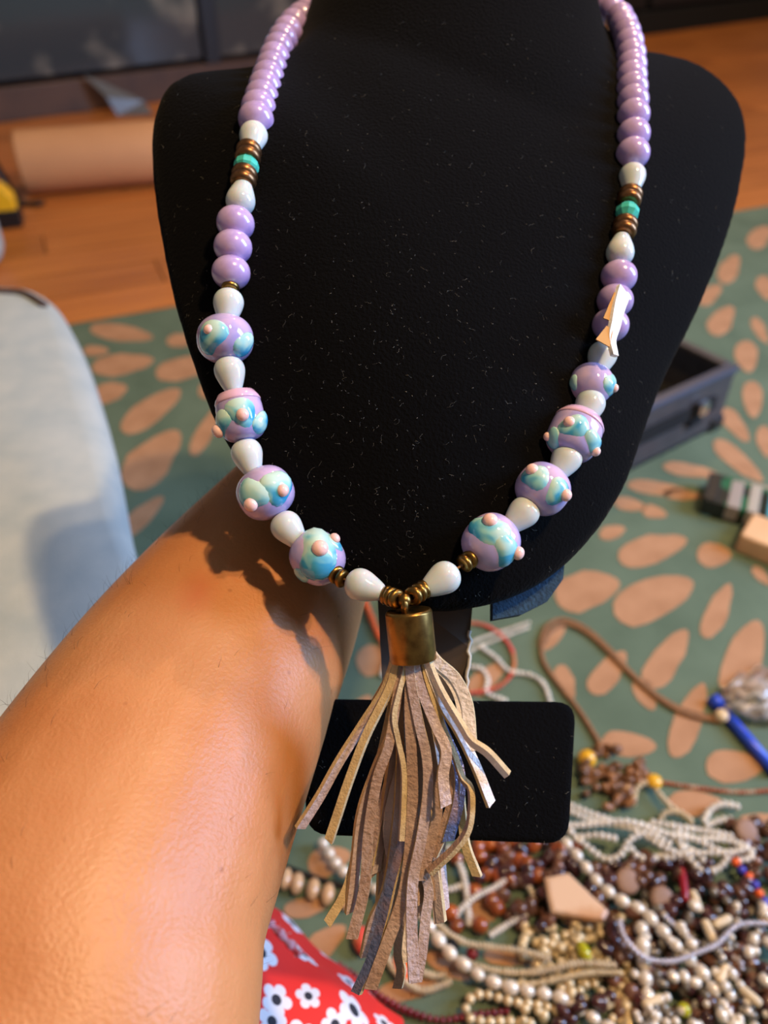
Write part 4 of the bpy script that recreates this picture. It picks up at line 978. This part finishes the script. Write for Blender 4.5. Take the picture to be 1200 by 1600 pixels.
seed_strand('metal_chain', 'fine silver chain curving through the right of the pile', [[(968,1440,.021),(972,1458,.021),(985,1478,.021),(1010,1498,.021),(1050,1502,.021),(1090,1488,.021),(1120,1475,.021),(1145,1450,.021),(1165,1443,.021),(1215,1443,.021)]], 0.0021, M['silver'], 'chain', None, 0.7, 'chain_links')
seed_strand('metal_chain', 'second silver chain crossing under the first one', [[(1040,1433,.012),(1058,1450,.012),(1080,1468,.011),(1105,1480,.010),(1135,1492,.010),(1155,1500,.010),(1160,1520,.008)]], 0.0020, M['silver'], 'chain', None, 0.7, 'chain_links')
# cowrie strand left of the tassel
ct = empty('shell_strand', F(440, 1360, RZ), 'cord of small cowrie shells between the arm and the tassel', 'shell strand')
V, Fs = tube(zpath([(425, 1345), (460, 1360), (500, 1374), (545, 1388), (580, 1400)], 0.002), 0.002, 6); wob('cord', V, Fs, M['black'], ct)
for x, y in ((430, 1362), (446, 1373), (464, 1380), (489, 1389), (512, 1397), (540, 1404)):
    ob('cowrie', bead_mesh('c', 0.0048, 0.0076, M['cowrie'], 'cowrie'), ct, T(F(x, y, RZ+0.0052)) @ orient(F(x+4, y-20, 0)-F(x, y, 0)))
# pendant, discs, single marked beads
pp = [(851, 1372), (888, 1364), (925, 1400), (951, 1424), (944, 1437), (925, 1437), (862, 1425), (856, 1400)]
pts = [F(x, y, RZ+0.020) for x, y in pp]; n = len(pts); c = sum(pts, Vector())/n
V = [p.copy() for p in pts]+[p-Vector((0, 0, 0.005)) for p in pts]+[c+(p-c)*0.88+Vector((0, 0, 0.0012)) for p in pts]
Fs = [(i, (i+1) % n, n+(i+1) % n, n+i) for i in range(n)]+[(i, 2*n+i, 2*n+(i+1) % n, (i+1) % n) for i in range(n)]+[tuple(2*n+i for i in range(n)), tuple(n+i for i in reversed(range(n)))]
tag(wob('shell_pendant', V, Fs, M['shell'], None, None, False), 'kite-shaped tan shell pendant lying on the bead pile', 'pendant')
def one(name, label, cat, x, y, rx, rz, m, z=0.0, axis=(0, 0, 1), e=1.0, group=None):
    o = ob(name, bead_mesh(id(m)+int(rx*1e6)+int(rz*1e7), rx, rz, m, name, e), None, T(F(x, y, RZ+z+min(rx, rz))) @ orient(axis)); return tag(o, label, cat, group)
for x, y, lab in ((980, 1377, 'round brown wooden disc bead above the white pearl strand'), (1034, 1405, 'large brown wooden disc bead left of the dark red tube bead'), (1165, 1298, 'brown disc bead at the pile top right corner')):
    one('disc_bead', lab, 'bead', x, y, 0.0085, 0.003, M['disc'], 0.010, (0.1, -0.35, 1), 0.6)
one('tube_bead', 'long dark red glass tube bead standing out of the pile', 'bead', 1068, 1382, 0.0028, 0.0115, M['redtube'], 0.012, F(1064, 1360)-F(1070, 1405), 0.5)
one('glass_bead', 'yellow glass bead right of the velvet base', 'bead', 917, 1186, 0.0075, 0.0075, M['yellowb'], 0.0)
one('glass_bead', 'orange-yellow bead at the start of the rust strand', 'bead', 1022, 1221, 0.0062, 0.0045, M['yellowb'], 0.004)
one('glass_bead', 'lime glass bead among champagne pearls', 'bead', 912, 1487, 0.0042, 0.0062, M['limeb'], 0.012, F(905, 1475)-F(918, 1500))
one('glass_bead', 'round lime bead at the bottom of the pile', 'bead', 1068, 1578, 0.0042, 0.0042, M['limeb'], 0.012)
one('glass_bead', 'yellow bead at the right edge below the orange strand', 'bead', 1196, 1432, 0.0050, 0.0036, M['yellowb'], 0.012)
one('glass_bead', 'orange bead behind the tassel tips', 'bead', 628, 1512, 0.0055, 0.0095, M['orange'], 0.0, F(622, 1490)-F(632, 1530))
one('glass_bead', 'rust-red bead left of the lower tassel', 'bead', 566, 1470, 0.0065, 0.0095, M['coral'], 0.0, F(560, 1450)-F(572, 1490))
one('glass_bead', 'black bead beside the oval pearl strand', 'bead', 706, 1478, 0.0050, 0.0058, M['casein'], 0.003)
one('glass_bead', 'maroon bead between two cream bead ropes', 'bead', 738, 1490, 0.0040, 0.0040, M['maroon'], 0.003)
for x, y, a, lab in ((1087, 1408, -70, 'white tube bead just right of the dark red tube'), (1108, 1455, -65, 'white tube bead under the silver chain bend'), (1128, 1440, 25, 'cream tube bead above the silver chain'), (1172, 1556, -40, 'bent white tube bead at the lower right'), (1130, 1520, 60, 'white tube bead right of the slanting pearl strand'), (1020, 1565, 20, 'bone tube bead near the bottom edge')):
    one('tube_bead', lab, 'bead', x, y, 0.0030, 0.0072, M['bone'], 0.013, F(x+10*math.cos(R(a)), y-10*math.sin(R(a)))-F(x, y), 0.5)
# loose beads: each one a thing; those of one kind share a description
random.seed(99)
def inside(x, y): return y > 1330 + max(0, (900-x))*0.12 and x > 730
def scatter(n, name, label, grp, m, shapes, region, zr):
    k = 0; tries = 0
    while k < n and tries < 6000:
        tries += 1; x = random.uniform(region[0], region[2]); y = random.uniform(region[1], region[3])
        if len(region) > 4 and not region[4](x, y): continue
        rx, rz, e = random.choice(shapes)
        z = random.uniform(*zr); ax = (random.uniform(-1, 1), random.uniform(-1, 1), random.uniform(-0.4, 1))
        one(name, label(x, y) if callable(label) else label, 'bead', x, y, rx, rz, m, z, ax, e, grp); k += 1
def near(pre):
    def f(x, y):
        if y < 1450:
            if x < 870: w_ = 'left of the shell pendant'
            elif x < 960: w_ = 'beside the shell pendant'
            elif x < 1060: w_ = 'between the slanting pearls and the red tube bead'
            else: w_ = 'right of the dark red tube bead'
        elif y < 1530: w_ = 'left of the lime glass bead' if x < 905 else 'right of the lime glass bead' if x < 985 else 'under the silver chains' if x < 1110 else 'near the right edge below the silver chain'
        else: w_ = 'by the golden pearls at the bottom' if x < 985 else 'around the round lime bead' if x < 1110 else 'in the lower right corner'
        return pre + ' ' + w_
    return f
chunk = [(0.0052, 0.0040, 0.8), (0.0044, 0.0058, 0.7), (0.0060, 0.0034, 0.7), (0.0040, 0.0040, 1.0)]
scatter(150, 'brown_bead', near('chunky brown bead'), 'loose brown beads', M['brownb'], chunk, (780, 1320, 1215, 1600, lambda x, y: y > 1335 and (y < 1450 or x > 960)), (0.0, 0.008))
scatter(110, 'garnet_bead', near('dark garnet chip bead'), 'loose garnet beads', M['darkb'], chunk, (820, 1320, 1215, 1610, lambda x, y: y > 1330 and (y < 1450 or x > 940 or y > 1560)), (0.0, 0.009))
scatter(110, 'smoky_bead', near('smoky grey bead'), 'loose smoky beads', M['greyb'], [(0.0030, 0.0030, 1), (0.0036, 0.0028, 0.8), (0.0026, 0.0040, 0.8)], (1000, 1390, 1215, 1610), (0.004, 0.013))
scatter(170, 'champagne_pearl', near('small champagne pearl'), 'loose champagne pearls', M['seedgold'], [(0.0030, 0.0030, 1), (0.0026, 0.0026, 1), (0.0034, 0.0034, 1)], (815, 1430, 985, 1605, lambda x, y: y > 1425+(900-x)*0.25 and not (y > 1565 and 850 < x < 940)), (0.0, 0.008))
scatter(70, 'white_bead', near('small white pearl'), 'loose white beads', M['pearl'], [(0.0028, 0.0028, 1), (0.0034, 0.0040, 0.9), (0.0022, 0.0022, 1)], (985, 1410, 1215, 1605), (0.010, 0.015))
scatter(20, 'amber_bead', 'orange amber bead below the velvet base', 'loose amber beads', M['amber'], [(0.0060, 0.0052, 0.85), (0.0048, 0.0060, 0.85)], (745, 1305, 905, 1375), (0.0, 0.006))
scatter(12, 'amber_bead', 'amber brown bead showing through the pale bead ropes', 'amber beads under the ropes', M['amber'], [(0.0056, 0.0048, 0.85)], (660, 1330, 850, 1450), (0.0, 0.003))
scatter(60, 'brown_bead', 'brown bead heaped at the end of the brown cord', 'brown beads by the cord end', M['brownb2'], [(0.0036, 0.0030, 0.85), (0.0030, 0.0050, 0.7), (0.0050, 0.0022, 0.6)], (905, 1165, 1010, 1262, lambda x, y: (x-958)**2/52**2+(y-1214)**2/48**2 < 1), (0.0, 0.008))
scatter(24, 'garnet_bead', 'dark red chip bead under the velvet base edge', 'dark beads by the base', M['darkb'], chunk, (740, 1312, 905, 1372), (0.0, 0.006))
scatter(16, 'brown_bead', 'dark brown bead at the pile upper right end', 'brown beads at the upper right', M['brownb'], chunk, (1140, 1280, 1215, 1340), (0.0, 0.008))
